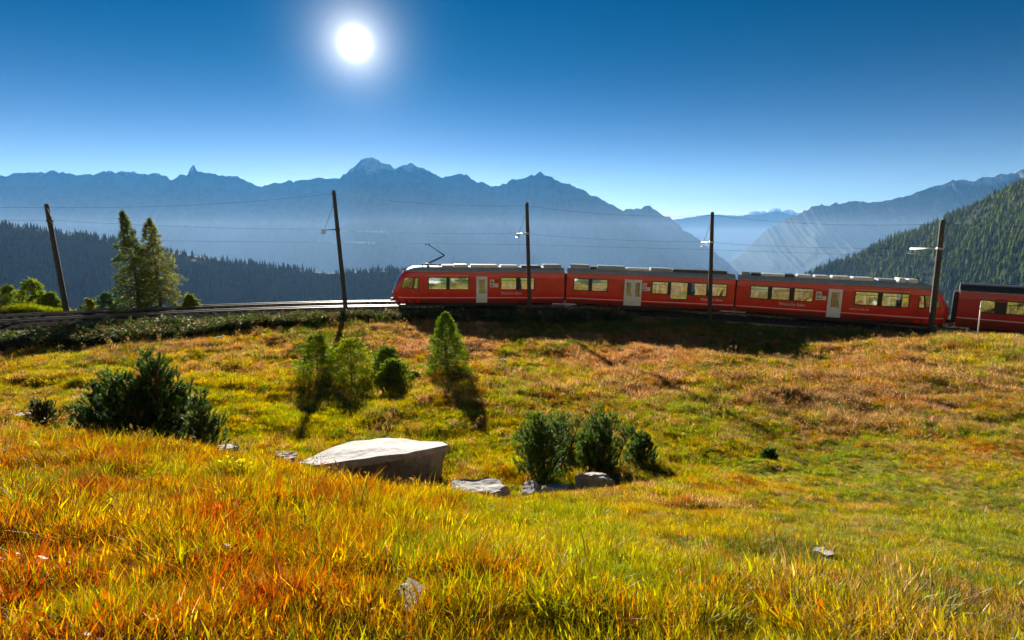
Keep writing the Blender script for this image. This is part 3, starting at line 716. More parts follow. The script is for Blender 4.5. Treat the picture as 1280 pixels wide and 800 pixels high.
def slab():
    top = [(368, 580, 12.2), (398, 566, 13.0), (432, 554, 13.9), (470, 548, 14.5), (518, 550, 14.5), (556, 553, 14.2), (563, 557, 13.7), (545, 561, 13.2), (500, 569, 12.7), (440, 577, 12.3), (400, 581, 12.1)]
    T = [P(*t) for t in top]; c = sum(T, Vector()) / len(T)
    rg = random.Random(4); bm = bmesh.new()
    ym = max(p.y for p in T)
    def ring2(kx, ky, dz): return [bm.verts.new(Vector((c.x + (p.x - c.x) * kx, ym - (ym - p.y) * ky, p.z + dz))) for p in T]
    def ring(k, dz, ox=0, oy=0): return [bm.verts.new(Vector((c.x + (p.x - c.x) * k + ox, c.y + (p.y - c.y) * k + oy, p.z + dz))) for p in T]
    r0 = ring(0.97, 0.02); r1 = ring(1.0, -0.03); r2 = ring(0.985, -0.14); r3 = ring2(0.90, 0.56, -0.34); r4 = ring2(0.74, 0.30, -1.7)
    n = len(T)
    cc = bm.verts.new(c + Vector((0, 0, 0.05)))
    for i in range(n):
        j = (i + 1) % n
        bm.faces.new((cc, r0[j], r0[i]))
        for a, b in ((r0, r1), (r1, r2), (r2, r3), (r3, r4)): bm.faces.new((a[i], a[j], b[j], b[i]))
    bmesh.ops.triangulate(bm, faces=[f for f in bm.faces if len(f.verts) > 3])
    bmesh.ops.subdivide_edges(bm, edges=bm.edges[:], cuts=3, use_grid_fill=True)
    V = np.array([v.co[:] for v in bm.verts])
    dn = fbm(V[:, 0] * 1.6, V[:, 1] * 1.6 + V[:, 2] * 2, 4, 3) * 0.07; dn2 = fbm(V[:, 0] * 2 + 9, V[:, 2] * 4 + V[:, 1], 4, 8) * 0.10
    for v, a, b in zip(bm.verts, dn, dn2):
        v.co.z += a * 0.7; v.co.y += b; v.co.x += b * 0.5
        v.co -= c - Vector((0, 0, 1.2))
    bmesh.ops.recalc_face_normals(bm, faces=bm.faces[:])
    me = bpy.data.meshes.new("rock"); bm.to_mesh(me); bm.free(); me.materials.append(M['rock_slab'])
    o = link("rock", me, None, c - Vector((0, 0, 1.2)))
    tag(o, "large flat pale rock slab with dark undercut front", "rock")
    ROCK_KEEP.append((c.x, c.y - 0.1, 1.65, 1.15))
slab()
rock("angular pale rock with flat top standing in yellow grass below the big slab", 592, 11.5, 1.5, 1.1, 0.95, 11, 0.2, 0.22)
rock("grey ridged boulder at the foot of the spreading mountain pines", 742, 12.0, 1.35, 0.9, 0.85, 12, 0.5, 0.25, tilt=-0.15)
rock("low weathered grey stone lying against the ridged boulder", 702, 11.8, 0.95, 0.6, 0.50, 13, 0.1, 0.3)
rock("small pale stone half hidden in grass between two grey rocks", 665, 12.0, 0.6, 0.5, 0.5, 14, 0.9, 0.25)
rock("pale stone at the right foot of the dark pine bush", 282, 11.0, 0.85, 0.6, 0.75, 15, 0.3, 0.2)
rock("tiny pale stone beside the dark pine bush", 318, 11.6, 0.5, 0.4, 0.6, 16, 0.8, 0.2)
rock("small pointed pale stone touching the left tip of the big slab", 356, 12.4, 0.8, 0.5, 0.65, 17, -0.3, 0.2)
rock("flat pale stone in yellow meadow left of the dark pine bush", 30, 16.5, 1.1, 0.7, 0.3, 18, 0.1, 0.3)
rock("dark rough stone sunk in tall orange grass", 512, 2.3, 0.2, 0.34, 0.20, 19, 0.6, 0.3, 'rock_dark')
rock("small blue grey stone lying in the short green turf", 1030, 4.75, 0.22, 0.17, 0.12, 20, 0.3, 0.35)
rock("white boulder on the grassy hump before the rear cab", 1183, 34.0, 1.1, 0.8, 0.75, 21, 0.2, 0.3)
rock("pale boulder among dry grass at the edge of the train's shadow", 605, 35.4, 0.95, 0.7, 0.6, 22, 0.2, 0.25)
rock("pale stone on the bank below the cable trough", 273, 33.5, 1.0, 0.7, 0.65, 23, 0.2, 0.3)
rock("small rounded stone in the dry tan meadow", 627, 31.0, 0.7, 0.5, 0.4, 24, 0.2, 0.3)

# ------------------------------------------------------------------ grass
def h_near(x, y, z, idx, rg, kinds):
    px, py = proj(x, y, z); n = len(x)
    h = 0.20 + 0.10 * fbm(x / 0.8, y / 0.8, 3, 70)
    h = h * np.where(fbm(x / 0.35, y / 0.35, 2, 73) < -0.28, 0.6, 1.0) * np.where(rg.random(n) < .03, 1.55, 1.0)
    short = np.maximum(sstep(800, 1020, px) * sstep(550, 590, py) * (1 - sstep(700, 760, py)), 0.72 * sstep(480, 640, px) * (1 - sstep(690, 790, py)))
    h = h * (1 - 0.40 * short) * (1 - 0.20 * sstep(500, 700, px))
    h = h * np.where(idx == 4, 0.8, 1.0) * rg.uniform(0.45, 1.35, n)
    kk = rg.choice([0, 1, 2, 3, 4, 5, 6, 7, 8, 9], n, p=[.155, .155, .155, .14, .14, .14, .025, .025, .0325, .0325])
    kk = np.where((idx == 0) & (rg.random(n) < 0.25), rg.integers(6, 8, n), kk)
    h = np.where((kk >= 6) & (kk <= 7), h * 0.75, h)
    return h, kk
def h_mid(x, y, z, idx, rg, kinds):
    px, py = proj(x, y, z); n = len(x)
    h = np.full(n, 0.20) + 0.09 * fbm(x / 1.6, y / 1.6, 2, 71)
    short = np.maximum(sstep(820, 1000, px) * sstep(530, 570, py), 0.7 * sstep(520, 620, px) * sstep(590, 615, py))
    h = h * (1 - 0.5 * short)
    h = np.where(idx == 5, h * 1.25, h) * rg.uniform(0.6, 1.3, n)
    kk = rg.choice([0, 1, 3, 4, 6, 7, 8, 10, 11], n, p=[.10, .10, .08, .08, .08, .08, .08, .20, .20])
    kk = np.where((idx == 6) & (rg.random(n) < 0.6), rg.integers(12, 14, n), kk)
    h = np.where(kk >= 12, h * 2.0, h)
    return h, kk
def h_far(x, y, z, idx, rg, kinds):
    n = len(x)
    r = np.hypot(x - TCX, y - TCY)
    h = np.full(n, 0.30) + 0.10 * fbm(x / 2.0, y / 2.0, 2, 72)
    h = np.where(idx == 5, h * 1.2, h) * rg.uniform(0.6, 1.3, n)
    bank = sstep(TR - 10.5, TR - 8, r) * (1 - sstep(TR - 4.4, TR - 3.3, r))
    h = h * (1 + 0.7 * bank * (idx == 4)) * (1 - 0.5 * sstep(TR - 4.4, TR - 3.4, r))
    kk = rg.choice([0, 3, 6, 7, 8, 9, 10, 11], n, p=[.08, .08, .10, .10, .12, .12, .20, .20])
    kk = np.where((idx == 6) & (rg.random(n) < 0.6), rg.integers(12, 14, n), kk)
    kk = np.where((idx == 4) & (bank > 0.5) & (rg.random(n) < 0.5), rg.integers(6, 8, n), kk)
    h = np.where(kk >= 12, h * 1.9, h)
    return h, kk
grow("autumn_grass", "tall orange, red and yellow autumn grass covering the foreground slope", 210000, 0.6, 9.8, 0.15, 101, h_near, None)
grow("meadow_grass", "yellow green meadow grass around the rocks and pines", 115000, 8.6, 23.0, 0.2, 102, h_mid, None)
grow("dry_grass", "dry tan and olive grass on the far meadow and the railway bank", 120000, 22.0, 56.0, -0.2, 103, h_far, None, lim=1.02)
# verge behind the line
def verge():
    rg = np.random.default_rng(9); n = 16000
    ph = rg.uniform(-1.05, -0.50, n); r = TR + 6.2 + rg.random(n) ** 1.3 * 14
    x = TCX + r * np.sin(ph); y = TCY + r * np.cos(ph); z = ground(x, y)
    c = np.where((rg.random(n) < 0.75)[:, None], PAL[[1]], PAL[[5]]) * (0.6 + 0.6 * rg.random(n))[:, None]
    green = ph > -0.72
    c = np.where(green[:, None], PAL[[3]] * (0.3 + 0.6 * rg.random(n))[:, None], c)
    h = rg.uniform(0.25, 0.55, n) * np.where(green, 1.2, 1.0)
    kk = rg.choice([8, 9, 10, 11, 6], n)
    o = scatter("verge_grass", np.stack([x, y, z], -1), np.stack([rg.normal(0, .12, n), rg.normal(0, .12, n), rg.random(n) * 6.28], -1), np.stack([h * 1.2, h * 1.2, h], -1), kk, c, GRASS)
    tag(o, "dry grass on the verge behind the tracks", "grass", kind="stuff")
verge()

# ------------------------------------------------------------------ trees and bushes
M['needles'] = leaf_mat("conifer_needles", 0.48)
def foliage_obj(name, V, Fa, colr, parent, mat):
    me = np_mesh(name, V, [Fa], False, mat)
    set_col(me, "col", colr); set_col(me, "tint", np.ones((len(V), 3)))
    return link(name, me, parent)
def conifer(label, base, H, R, seed, c0, c1, nbr=110, spr=26, leaf=0.16, z0=0.12, droop=0.15, shape=0.9, name="conifer", trunk_r=None, group=None, lean=(0, 0), cat="tree", up=0.25, var=(0.45, 1.3)):
    rg = np.random.default_rng(seed)
    t = thing(name, label, cat, base, 0, group)
    tr_ = trunk_r or H * 0.016
    mb = MB(); pts = [(lean[0] * k * k * H + math.sin(k * 5 + seed) * 0.006 * H, lean[1] * k * H, -0.25 + (H + 0.1) * k) for k in np.linspace(0, 1, 9)]
    mb.tube(pts, [tr_ * (1.25 - 1.15 * k) for k in np.linspace(0, 1, 9)], 8)
    V = []; C = []
    c0 = np.array(c0); c1 = np.array(c1)
    for i in range(nbr):
        k = z0 + (1 - z0) * (i + rg.random()) / nbr * 0.985
        k = k ** 0.92
        a = i * 2.399 + rg.normal(0, .35)
        prof = (1 - k) ** shape * (0.35 + 0.65 * min(1, (k - z0 + 0.08) / 0.16)) + 0.02
        Lb = R * prof * rg.uniform(*var)
        o = Vector((lean[0] * k * k * H, lean[1] * k * H, H * k)); d = Vector((math.cos(a), math.sin(a), 0))
        rise = up * (k - 0.25)
        def bp(s): return o + d * Lb * s + Vector((0, 0, Lb * (rise * s - droop * s * s)))
        if Lb > 0.25: mb.tube([bp(0), bp(.5), bp(.95)], [tr_ * 0.30 * (1.1 - k), tr_ * 0.2 * (1.1 - k), tr_ * 0.07], 4, False)
        tone = rg.random()
        m = max(6, int(spr * (0.35 + Lb / R)))
        for q in range(m):
            s = 0.12 + 0.9 * math.sqrt(rg.random()); p = bp(s)
            sd = d.cross(Vector((0, 0, 1))) * rg.normal(0, 0.20) * Lb * (1.1 - 0.5 * s)
            p = p + sd + Vector((0, 0, rg.normal(-0.02, .035) * R))
            l = leaf * rg.uniform(0.6, 1.3)
            dd = (d * rg.uniform(.2, 1) + Vector(rg.normal(0, .55, 3)) + Vector((0, 0, 0.15))).normalized()
            sv = dd.orthogonal().normalized(); sv.rotate(Quaternion(dd, rg.uniform(0, 6.28)))
            cc = (c0 + (c1 - c0) * np.clip(tone * 0.6 + rg.random() * 0.5, 0, 1)) * rg.uniform(.75, 1.25)
            for tri in range(2):
                sv.rotate(Quaternion(dd, 1.3))
                V += [p - dd * l * .3 + sv * l * .05, p + sv * l * .30, p + dd * l]
                C += [cc] * 3
    n = len(V) // 3
    V = np.array([tuple(v) for v in V])
    mb.build("trunk", M['bark'], t, True)
    foliage_obj("crown", V, np.arange(n * 3).reshape(n, 3), np.array(C), t, M['needles'])
    return t
def mugo(label, base, W_, H, nsh, seed, c0, c1, depth=None, needle=0.06, group=None, name="mountain_pine", nper=60):
    """dwarf pine: crooked stems carrying many short upright tufts of needles"""
    rg = np.random.default_rng(seed); t = thing(name, label, "bush", base, 0, group)
    mb = MB(); V = []; C = []; c0 = np.array(c0); c1 = np.array(c1); dpt = depth or W_ * 0.8
    lobes = []
    for k in range(max(4, int(W_ * 8))):          # the crown is a crowd of uneven lobes
        a = rg.uniform(0, 6.283); r = math.sqrt(rg.random()) * 0.8
        top = H * (0.45 + 0.50 * math.sqrt(max(0, 1 - r * r))) * rg.uniform(0.70, 1.0)
        lobes.append((math.cos(a) * r * W_ / 2, math.sin(a) * r * dpt / 2, top, rg.uniform(.14, .26) * min(W_, 1.4), rg.random()))
    lobes[0] = (0.0, 0.0, H * 0.97, 0.2 * min(W_, 1.4), 0.5)
    for k in range(1, 4): lobes[k] = (lobes[k][0] * .45, lobes[k][1] * .45, H * rg.uniform(.84, .95), lobes[k][3], lobes[k][4])
    for (lx, ly, top, lr, tone) in lobes:
        mb.tube([(lx * .15, ly * .15, -.08), (lx * .6 + rg.normal(0, .03), ly * .6, top * .3), (lx, ly, top * .92)], [.03, .022, .008], 5, False)
        m = max(14, int(nsh * 11 / len(lobes)))
        for q in range(m):
            z = top * (0.10 + 0.90 * rg.random() ** .75); f = z / top
            w = lr * (1.25 - 0.95 * f ** 2) * math.sqrt(rg.random()) * 1.25; a = rg.uniform(0, 6.283)
            o = Vector((lx * (0.45 + .55 * f) + math.cos(a) * w, ly * (0.45 + .55 * f) + math.sin(a) * w, z - needle))
            ax = Vector((math.cos(a) * .55 + rg.normal(0, .25), math.sin(a) * .55 + rg.normal(0, .25), 1.0)).normalized(); ll = rg.uniform(.06, .15) * (0.6 + .4 * H)
            if q % 4 == 0: mb.tube([(lx * (.35 + .5 * f), ly * (.35 + .5 * f), z * .7), o], [.010, .005], 4, False)
            tn = np.clip(.45 * tone + .55 * rg.random(), 0, 1)
            for g in range(nper):
                s_ = rg.random(); p = o + ax * ll * s_
                sv = ax.orthogonal().normalized(); sv.rotate(Quaternion(ax, rg.uniform(0, 6.283)))
                dd = (sv * rg.uniform(.35, .9) + ax * rg.uniform(.5, 1.0)).normalized(); l = needle * rg.uniform(.6, 1.2)
                wv = dd.cross(ax); wv = wv.normalized() * 0.0065 if wv.length > 1e-4 else Vector((.0065, 0, 0))
                cc = (c0 + (c1 - c0) * np.clip(tn + rg.normal(0, .15), 0, 1)) * rg.uniform(.8, 1.2)
                V += [p - wv, p + wv, p + dd * l]; C += [cc] * 3
    n = len(V) // 3
    mb.build("stems", M['twig'], t, True)
    foliage_obj("needles", np.array([tuple(v) for v in V]), np.arange(n * 3).reshape(n, 3), np.array(C), t, M['needles'])
    return t
def tree_at(px, pbase, Y): p = gp(px, Y); return Vector((p.x, p.y, p.z - 0.05))
DG = (0.020, 0.045, 0.012); MG = (0.075, 0.13, 0.022); LG = (0.16, 0.22, 0.030); YG = (0.26, 0.28, 0.035)
# two larches behind the line
def behind(px, py, Y): p = P(px, py, Y); return Vector((p.x, p.y, gz(p.x, p.y) - 0.1))
b = behind(174, 379, 45.5); HT = P(164, 262, 45.5).z - b.z
conifer("taller green larch behind the tracks, beside a thinner one", b, HT, 2.35, 31, (0.04, 0.07, 0.025), (0.20, 0.24, 0.055), nbr=190, spr=46, leaf=0.20, z0=0.08, droop=.25, shape=.92, name="larch_tree", lean=(-0.08, 0))
b = behind(200, 378, 46.5); HT = P(194, 272, 46.5).z - b.z
conifer("slimmer yellowish larch with bare lower trunk behind the tracks", b, HT, 2.6, 32, (0.08, 0.10, 0.03), (0.28, 0.28, 0.06), nbr=160, spr=46, leaf=0.20, z0=0.12, droop=.25, shape=.85, name="larch_tree", lean=(-0.03, 0))
for i, (px, py, Y, top, R, sd) in enumerate([(42, 384, 47, 349, 1.7, 33), (14, 384, 48, 356, 1.6, 34), (64, 386, 47.5, 366, 1.2, 35)]):
    b = behind(px, py, Y); HT = max(1.0, P(px, top, Y).z - b.z)
    conifer(["round bright green conifer between two others beyond the verge", "olive conifer at the end of the row beyond the verge", "lowest green conifer beside the leaning catenary pole"][i], b, HT, R, sd, (0.08, 0.13, 0.02), (0.28, 0.34, 0.04), nbr=70, spr=28, leaf=0.30, z0=0.04, shape=.6, name="young_conifer", group="young conifers beyond the verge")
for i, (px, Y, top, R, sd) in enumerate([(112, 46, 373, 1.1, 36), (134, 45.5, 366, 1.2, 37), (238, 47, 368, 0.9, 38)]):
    b = behind(px, 385, Y); HT = max(0.8, P(px, top, Y).z - b.z)
    conifer(["low lime green sapling behind the tracks left of the larches", "bluish green sapling at the foot of the taller larch", "yellow green sapling at the foot of the slimmer larch"][i], b, HT, R, sd, (0.05, 0.10, 0.05) if i == 1 else (0.09, 0.12, 0.02), (0.12, 0.2, 0.09) if i == 1 else (0.25, 0.26, 0.04), nbr=50, spr=24, leaf=0.28, z0=0.03, shape=.6, name="larch_sapling", group="saplings behind the tracks")
# young conifers on the meadow
for px, Y, top, R, sd, c0, c1, shp, lab in [
        (558, 26.0, 390, 1.35, 41, (0.05, 0.11, 0.015), (0.22, 0.32, 0.03), .80, "pointed bright green young spruce standing alone on the meadow"),
        (398, 24.6, 420, 1.35, 42, (0.06, 0.11, 0.018), (0.26, 0.34, 0.03), .50, "bushy dark green young conifer at the end of the meadow clump"),
        (440, 24.9, 424, 1.3, 43, (0.09, 0.14, 0.018), (0.34, 0.38, 0.035), .50, "bushy yellow green young conifer in the middle of the meadow clump"),
        (484, 26.2, 434, 1.0, 44, (0.05, 0.10, 0.015), (0.20, 0.28, 0.03), .55, "small dark conifer partly behind a smaller one"),
        (492, 24.4, 450, 0.85, 45, (0.06, 0.12, 0.018), (0.26, 0.34, 0.03), .5, "small rounded conifer in front of the small dark one"),
        (517, 25.3, 466, 0.42, 46, (0.04, 0.07, 0.015), (0.12, 0.17, 0.03), .55, "tiny conifer seedling beside the pointed spruce")]:
    b = tree_at(px, 0, Y); HT = P(px, top, Y).z - b.z
    conifer(lab, b, HT, R, sd, c0, c1, nbr=200 if sd == 41 else 130, spr=52, leaf=0.10, z0=0.02, var=(.65, 1.15) if sd == 41 else (.5, 1.3), droop=.05, shape=shp, name="young_spruce" if sd == 41 else "young_conifer", group="young conifers on the meadow", up=.5)
# dwarf pines
for px, Y, W_, topy, nsh, sd, c0, c1, lab in [
        (196, 11.3, 1.65, 434, 150, 51, (0.022, 0.055, 0.016), (0.09, 0.17, 0.03), "large dark green mountain pine bush beyond the orange grass"),
        (126, 11.6, 0.95, 474, 48, 52, (0.03, 0.065, 0.02), (0.10, 0.19, 0.04), "smaller dark pine bush against the left side of the large one"),
        (258, 10.6, 0.7, 484, 26, 53, (0.04, 0.08, 0.02), (0.13, 0.20, 0.04), "thin scraggly pine shoots at the right foot of the large dark bush"),
        (678, 13.4, 1.3, 508, 68, 54, (0.05, 0.10, 0.02), (0.19, 0.29, 0.045), "spreading mountain pine nearest the flat rocks"),
        (752, 13.7, 1.45, 510, 80, 55, (0.05, 0.095, 0.02), (0.18, 0.28, 0.045), "dense mountain pine with tall upright shoots above the ridged boulder"),
        (800, 14.2, 0.8, 536, 34, 56, (0.04, 0.085, 0.02), (0.14, 0.23, 0.04), "small rounded mountain pine on the outer edge of the pine pair"),
        (700, 15.5, 1.5, 512, 40, 57, (0.08, 0.13, 0.025), (0.22, 0.30, 0.05), "pale green pine growing behind the pine pair"),
        (962, 15.2, 0.55, 560, 26, 58, (0.04, 0.08, 0.014), (0.12, 0.19, 0.03), "round dark green juniper alone in the green turf"),
        (54, 12.5, 0.8, 496, 30, 59, (0.06, 0.075, 0.02), (0.15, 0.16, 0.04), "olive scrub bush left of the dark pine bushes")]:
    b = tree_at(px, 0, Y); HT = max(0.5, P(px, topy, Y).z - b.z)
    mugo(lab, b, W_ * 1.25, HT, nsh, sd, c0, c1, needle=0.075, name="juniper_bush" if sd == 58 else ("scrub_bush" if sd == 59 else "mountain_pine"), nper=64)
# undergrowth along the railway bank
def bank_scrub():
    rg = np.random.default_rng(77); n = 15000
    ph = rg.uniform(-1.02, 0.10, n); r = TR - 4.1 - rg.random(n) ** 0.9 * (3.2 + 3.6 * sstep(-0.25, -0.6, ph))
    x = TCX + r * np.sin(ph); y = TCY + r * np.cos(ph); z = ground(x, y)
    clump = fbm(x / 2.2, y / 2.2, 3, 91)
    ok = clump > -0.30
    x, y, z = x[ok], y[ok], z[ok]; n = len(x)
    base = np.array([[0.045, 0.075, 0.02], [0.09, 0.085, 0.025], [0.12, 0.07, 0.03], [0.30, 0.26, 0.16]])
    c = base[rg.choice(4, n, p=[.52, .26, .16, .06])] * rg.uniform(.6, 1.3, n)[:, None]
    h = rg.uniform(.4, 1.2, n) * (0.45 + .55 * sstep(TR - 3.9, TR - 5.5, r[ok]))
    o = scatter("bank_scrub", np.stack([x, y, z - .03], -1), np.stack([rg.normal(0, .15, n), rg.normal(0, .15, n), rg.random(n) * 6.28], -1), np.stack([h * 1.1, h * 1.1, h], -1), rg.choice([6, 7, 6, 7, 12, 13], n), c, GRASS)
    tag(o, "dark scrub and bilberry covering the bank below the tracks", "undergrowth", kind="stuff")
bank_scrub()

# ------------------------------------------------------------------ forested hills
def far_tree(rng_, tiers, r, h):
    V = []; Ft = []; tint = []
    for k in range(tiers):
        z0_ = h * (0.08 + 0.80 * k / tiers); z1_ = h * min(1.0, 0.08 + 0.80 * (k + 1.75) / tiers); rr = r * (1 - 0.88 * k / tiers) * rng_.uniform(.85, 1.1)
        m = 8; b = len(V); V.append((0, 0, z1_)); tint.append((1.15,) * 3)
        for j in range(m):
            a = 6.283 * j / m + k * 0.5; q = rr * rng_.uniform(.65, 1.2); V.append((q * math.cos(a), q * math.sin(a), z0_ - rng_.uniform(0, .04) * h)); t_ = rng_.uniform(.7, 1.1); tint.append((t_, t_, t_))
        for j in range(m): Ft.append((b, b + 1 + j, b + 1 + (j + 1) % m))
    me = np_mesh("far_tree", np.array(V), [np.array(Ft)], False, M['needle_far']); set_col(me, "tint", np.array(tint)); return me
rg_ = np.random.default_rng(8)
FOREST = proto_collection("far_spruce", [far_tree(rg_, t_, r_, 1.0) for t_, r_ in ((5, .17), (6, .2), (4, .24), (5, .21))])
def hill(name, label, prof, D, front, back, drop, mat, seed, ext, nu=220, jag=0.4, fslope=0.5, smooth=True):
    prof = np.array(prof, float); D = np.array(D, float)
    px = np.linspace(prof[0, 0] + ext[0], prof[-1, 0] + ext[1], nu); py = np.interp(px, prof[:, 0], prof[:, 1]) + fbm(px / 25, px * 0 + seed, 3, seed) * jag
    Dd = np.interp(px, D[:, 0], D[:, 1])
    C = np.array([P(a, b_, d) for a, b_, d in zip(px, py, Dd)])
    t = np.concatenate([-np.linspace(1, 0, 60, endpoint=False), np.linspace(0, 1, 20)])
    U, T = np.meshgrid(np.arange(nu), t)
    dist = np.where(T < 0, T * front, T * back)
    X = C[:, 0][U] * (1 + dist / C[:, 1][U] * 0.55); Y = C[:, 1][U] + dist
    Z = C[:, 2][U] - np.abs(T) ** 1.15 * np.where(T < 0, front, back) * fslope + (ridged(X / 160, Y / 210, 4, seed) - .6) * 42 * np.clip(np.abs(T) * 5, 0, 1)
    V = np.stack([X, Y, Z], -1).reshape(-1, 3)
    me = np_mesh(name, V, [grid_faces(nu, len(t))], smooth, mat)
    return tag(link(name, me), label, "hill", kind="structure"), X, Y, Z
M['hillside'] = principled("hillside", (0.045, 0.058, 0.020), 0.95, color2=(0.02, 0.032, 0.013), nscale=0.02, spec=0.1)
def forest(name, label, X, Y, Z, n, seed, c0, c1, hmin, hmax, gap=-0.25):
    rg = np.random.default_rng(seed); ny, nx = X.shape
    u = rg.random(n) * (nx - 1.001); v = rg.random(n) * (ny - 1.001); i = u.astype(int); j = v.astype(int); fu = u - i; fv = v - j
    def smp(A): return (A[j, i] * (1 - fu) + A[j, i + 1] * fu) * (1 - fv) + (A[j + 1, i] * (1 - fu) + A[j + 1, i + 1] * fu) * fv
    x, y, z = smp(X), smp(Y), smp(Z)
    d = fbm(x / 70, y / 70, 3, seed)
    ok = d > gap; x, y, z, d = x[ok], y[ok], z[ok], d[ok]; n = len(x)
    h = (hmin + (hmax - hmin) * rg.random(n) ** 1.4) * (1 + .5 * d); c = (np.array(c0) + (np.array(c1) - np.array(c0)) * np.clip(rg.random(n) * .7 + fbm(x / 120, y / 120, 2, seed + 4) * .9, 0, 1)[:, None]) * rg.uniform(.7, 1.3, n)[:, None]
    o = scatter(name, np.stack([x, y, z - .6], -1), np.stack([np.zeros(n), np.zeros(n), rg.random(n) * 6.28], -1), np.stack([h * rg.uniform(.85, 1.3, n), h, h], -1), rg.integers(0, 4, n), c, FOREST)
    tag(o, label, "forest", kind="stuff")
hl, X, Y, Z = hill("wooded_ridge", "dark blue wooded ridge behind the larches", [(-200, 262), (-60, 270), (0, 279), (40, 286), (100, 294), (140, 301), (200, 313), (240, 319), (280, 326), (330, 333), (380, 338), (410, 341), (430, 340), (490, 338), (560, 342), (700, 352), (800, 360)],
                   [(-300, 1300), (0, 1250), (500, 1500), (800, 1700)], 620, 260, 0, M['hillside'], 3, (-200, 60))
forest("spruce_forest", "dark spruce forest covering the ridge behind the larches", X, Y, Z, 26000, 21, (0.018, 0.035, 0.016), (0.05, 0.075, 0.028), 10, 19)
hr, X, Y, Z = hill("wooded_hillside", "steep dark green forested hillside behind the rear cab", [(960, 372), (1010, 343), (1060, 325), (1100, 306), (1140, 291), (1180, 276), (1220, 256), (1250, 241), (1280, 228), (1400, 168)],
                   [(960, 1500), (1280, 1050), (1500, 850)], 760, 300, 0, M['hillside'], 6, (-30, 260), fslope=0.52)
forest("hillside_forest", "green forest covering the steep hillside behind the rear cab", X, Y, Z, 46000, 22, (0.04, 0.07, 0.016), (0.19, 0.23, 0.04), 6, 19, gap=-0.5)

# ------------------------------------------------------------------ the train
ZB, ZT = 0.36, 3.05                     # lower and upper edge of the painted side, above the rail
HW = 1.33
_wz = [(0.30, 1.20), (0.75, 1.31), (1.1, 1.33), (2.5, 1.33), (3.05, 1.26)]
def half_w(z): return float(np.interp(z, [a for a, _ in _wz], [b_ for _, b_ in _wz]))
NL = 2.3                                 # length of the sloping cab
_nz = [(0.30, 0.30), (0.75, 0.05), (1.15, 0.0), (1.6, 0.07), (2.2, 0.34), (2.8, 0.74), (3.05, 0.98), (3.6, 1.5)]
def nose_x(z): return float(np.interp(z, [a for a, _ in _nz], [b_ for _, b_ in _nz]))
def car_map(x, z, side, L, nl, nr, out=0.0):
    w = half_w(z) + out
    if nl and x < NL:
        u = max(0.0, x / NL); n0 = nose_x(z); X = n0 + (NL - n0) * u; w = w * (0.70 + 0.30 * math.sin(u * math.pi / 2) ** 0.7); return (X, side * w, z)
    if nr and x > L - NL:
        u = max(0.0, (L - x) / NL); n0 = nose_x(z); X = L - (n0 + (NL - n0) * u); w = w * (0.70 + 0.30 * math.sin(u * math.pi / 2) ** 0.7); return (X, side * w, z)
    return (x, side * w, z)
def lettering(text, size, mat):
    cu = bpy.data.curves.new("lettering", 'FONT'); cu.body = text; cu.size = size; cu.extrude = 0.002
    ob = bpy.data.objects.new("lettering_source", cu); COL.objects.link(ob)
    dg = bpy.context.evaluated_depsgraph_get()
    me = bpy.data.meshes.new_from_object(ob.evaluated_get(dg)); bpy.data.objects.remove(ob); me.materials.clear(); me.materials.append(mat); return me
M['yellow'] = principled("yellow_line", (0.70, 0.50, 0.04), 0.5)
M['lamp'] = principled("lamp_glass", (0.7, 0.7, 0.66), 0.15)
M['logo_blue'] = principled("logo_blue", (0.03, 0.08, 0.25), 0.5)
def wheel_mesh():
    mb = MB(); ring = lambda r, y: [(r * math.cos(6.283 * k / 20), y, r * math.sin(6.283 * k / 20)) for k in range(20)]
    mb.loft([ring(.08, -.07), ring(.30, -.06), ring(.32, -.03), ring(.375, -.03), ring(.375, .05), ring(.40, .055), ring(.40, .075), ring(.1, .075)]); return mb.mesh("wheel", M['rust'], False)
WHEEL = wheel_mesh()
def seat_mesh():
    mb = MB(); mb.box(-.24, .24, -.5, .5, 0.35, .5, .04); mb.box(.12, .26, -.5, .5, .5, 1.25, .04); mb.box(-.12, .12, -.3, .3, 0, .35); return mb.mesh("seat", M['seat'])
SEAT = seat_mesh()
def bogie(parent, x):
    b = MB(); b.box(-1.35, 1.35, -.98, -.86, .32, .55, .03); b.box(-1.35, 1.35, .86, .98, .32, .55, .03); b.box(-.25, .25, -.9, .9, .36, .52, .02)
    for s in (-.9, .9):
        for xx in (-1.0, 1.0): b.box(xx - .14, xx + .14, s - .14, s + .14, .22, .5, .03)
        b.box(-.3, .3, s - .12, s + .12, .5, .72, .03)
    o = b.build("bogie", M['under'], parent); o.location = (x, 0, 0)
    for xx in (-1.0, 1.0):
        for s in (-1, 1):
            w = link("wheel", WHEEL, o, (xx, s * 0.5, .375)); w.rotation_euler = (0, 0, 0 if s < 0 else math.pi)
    return o
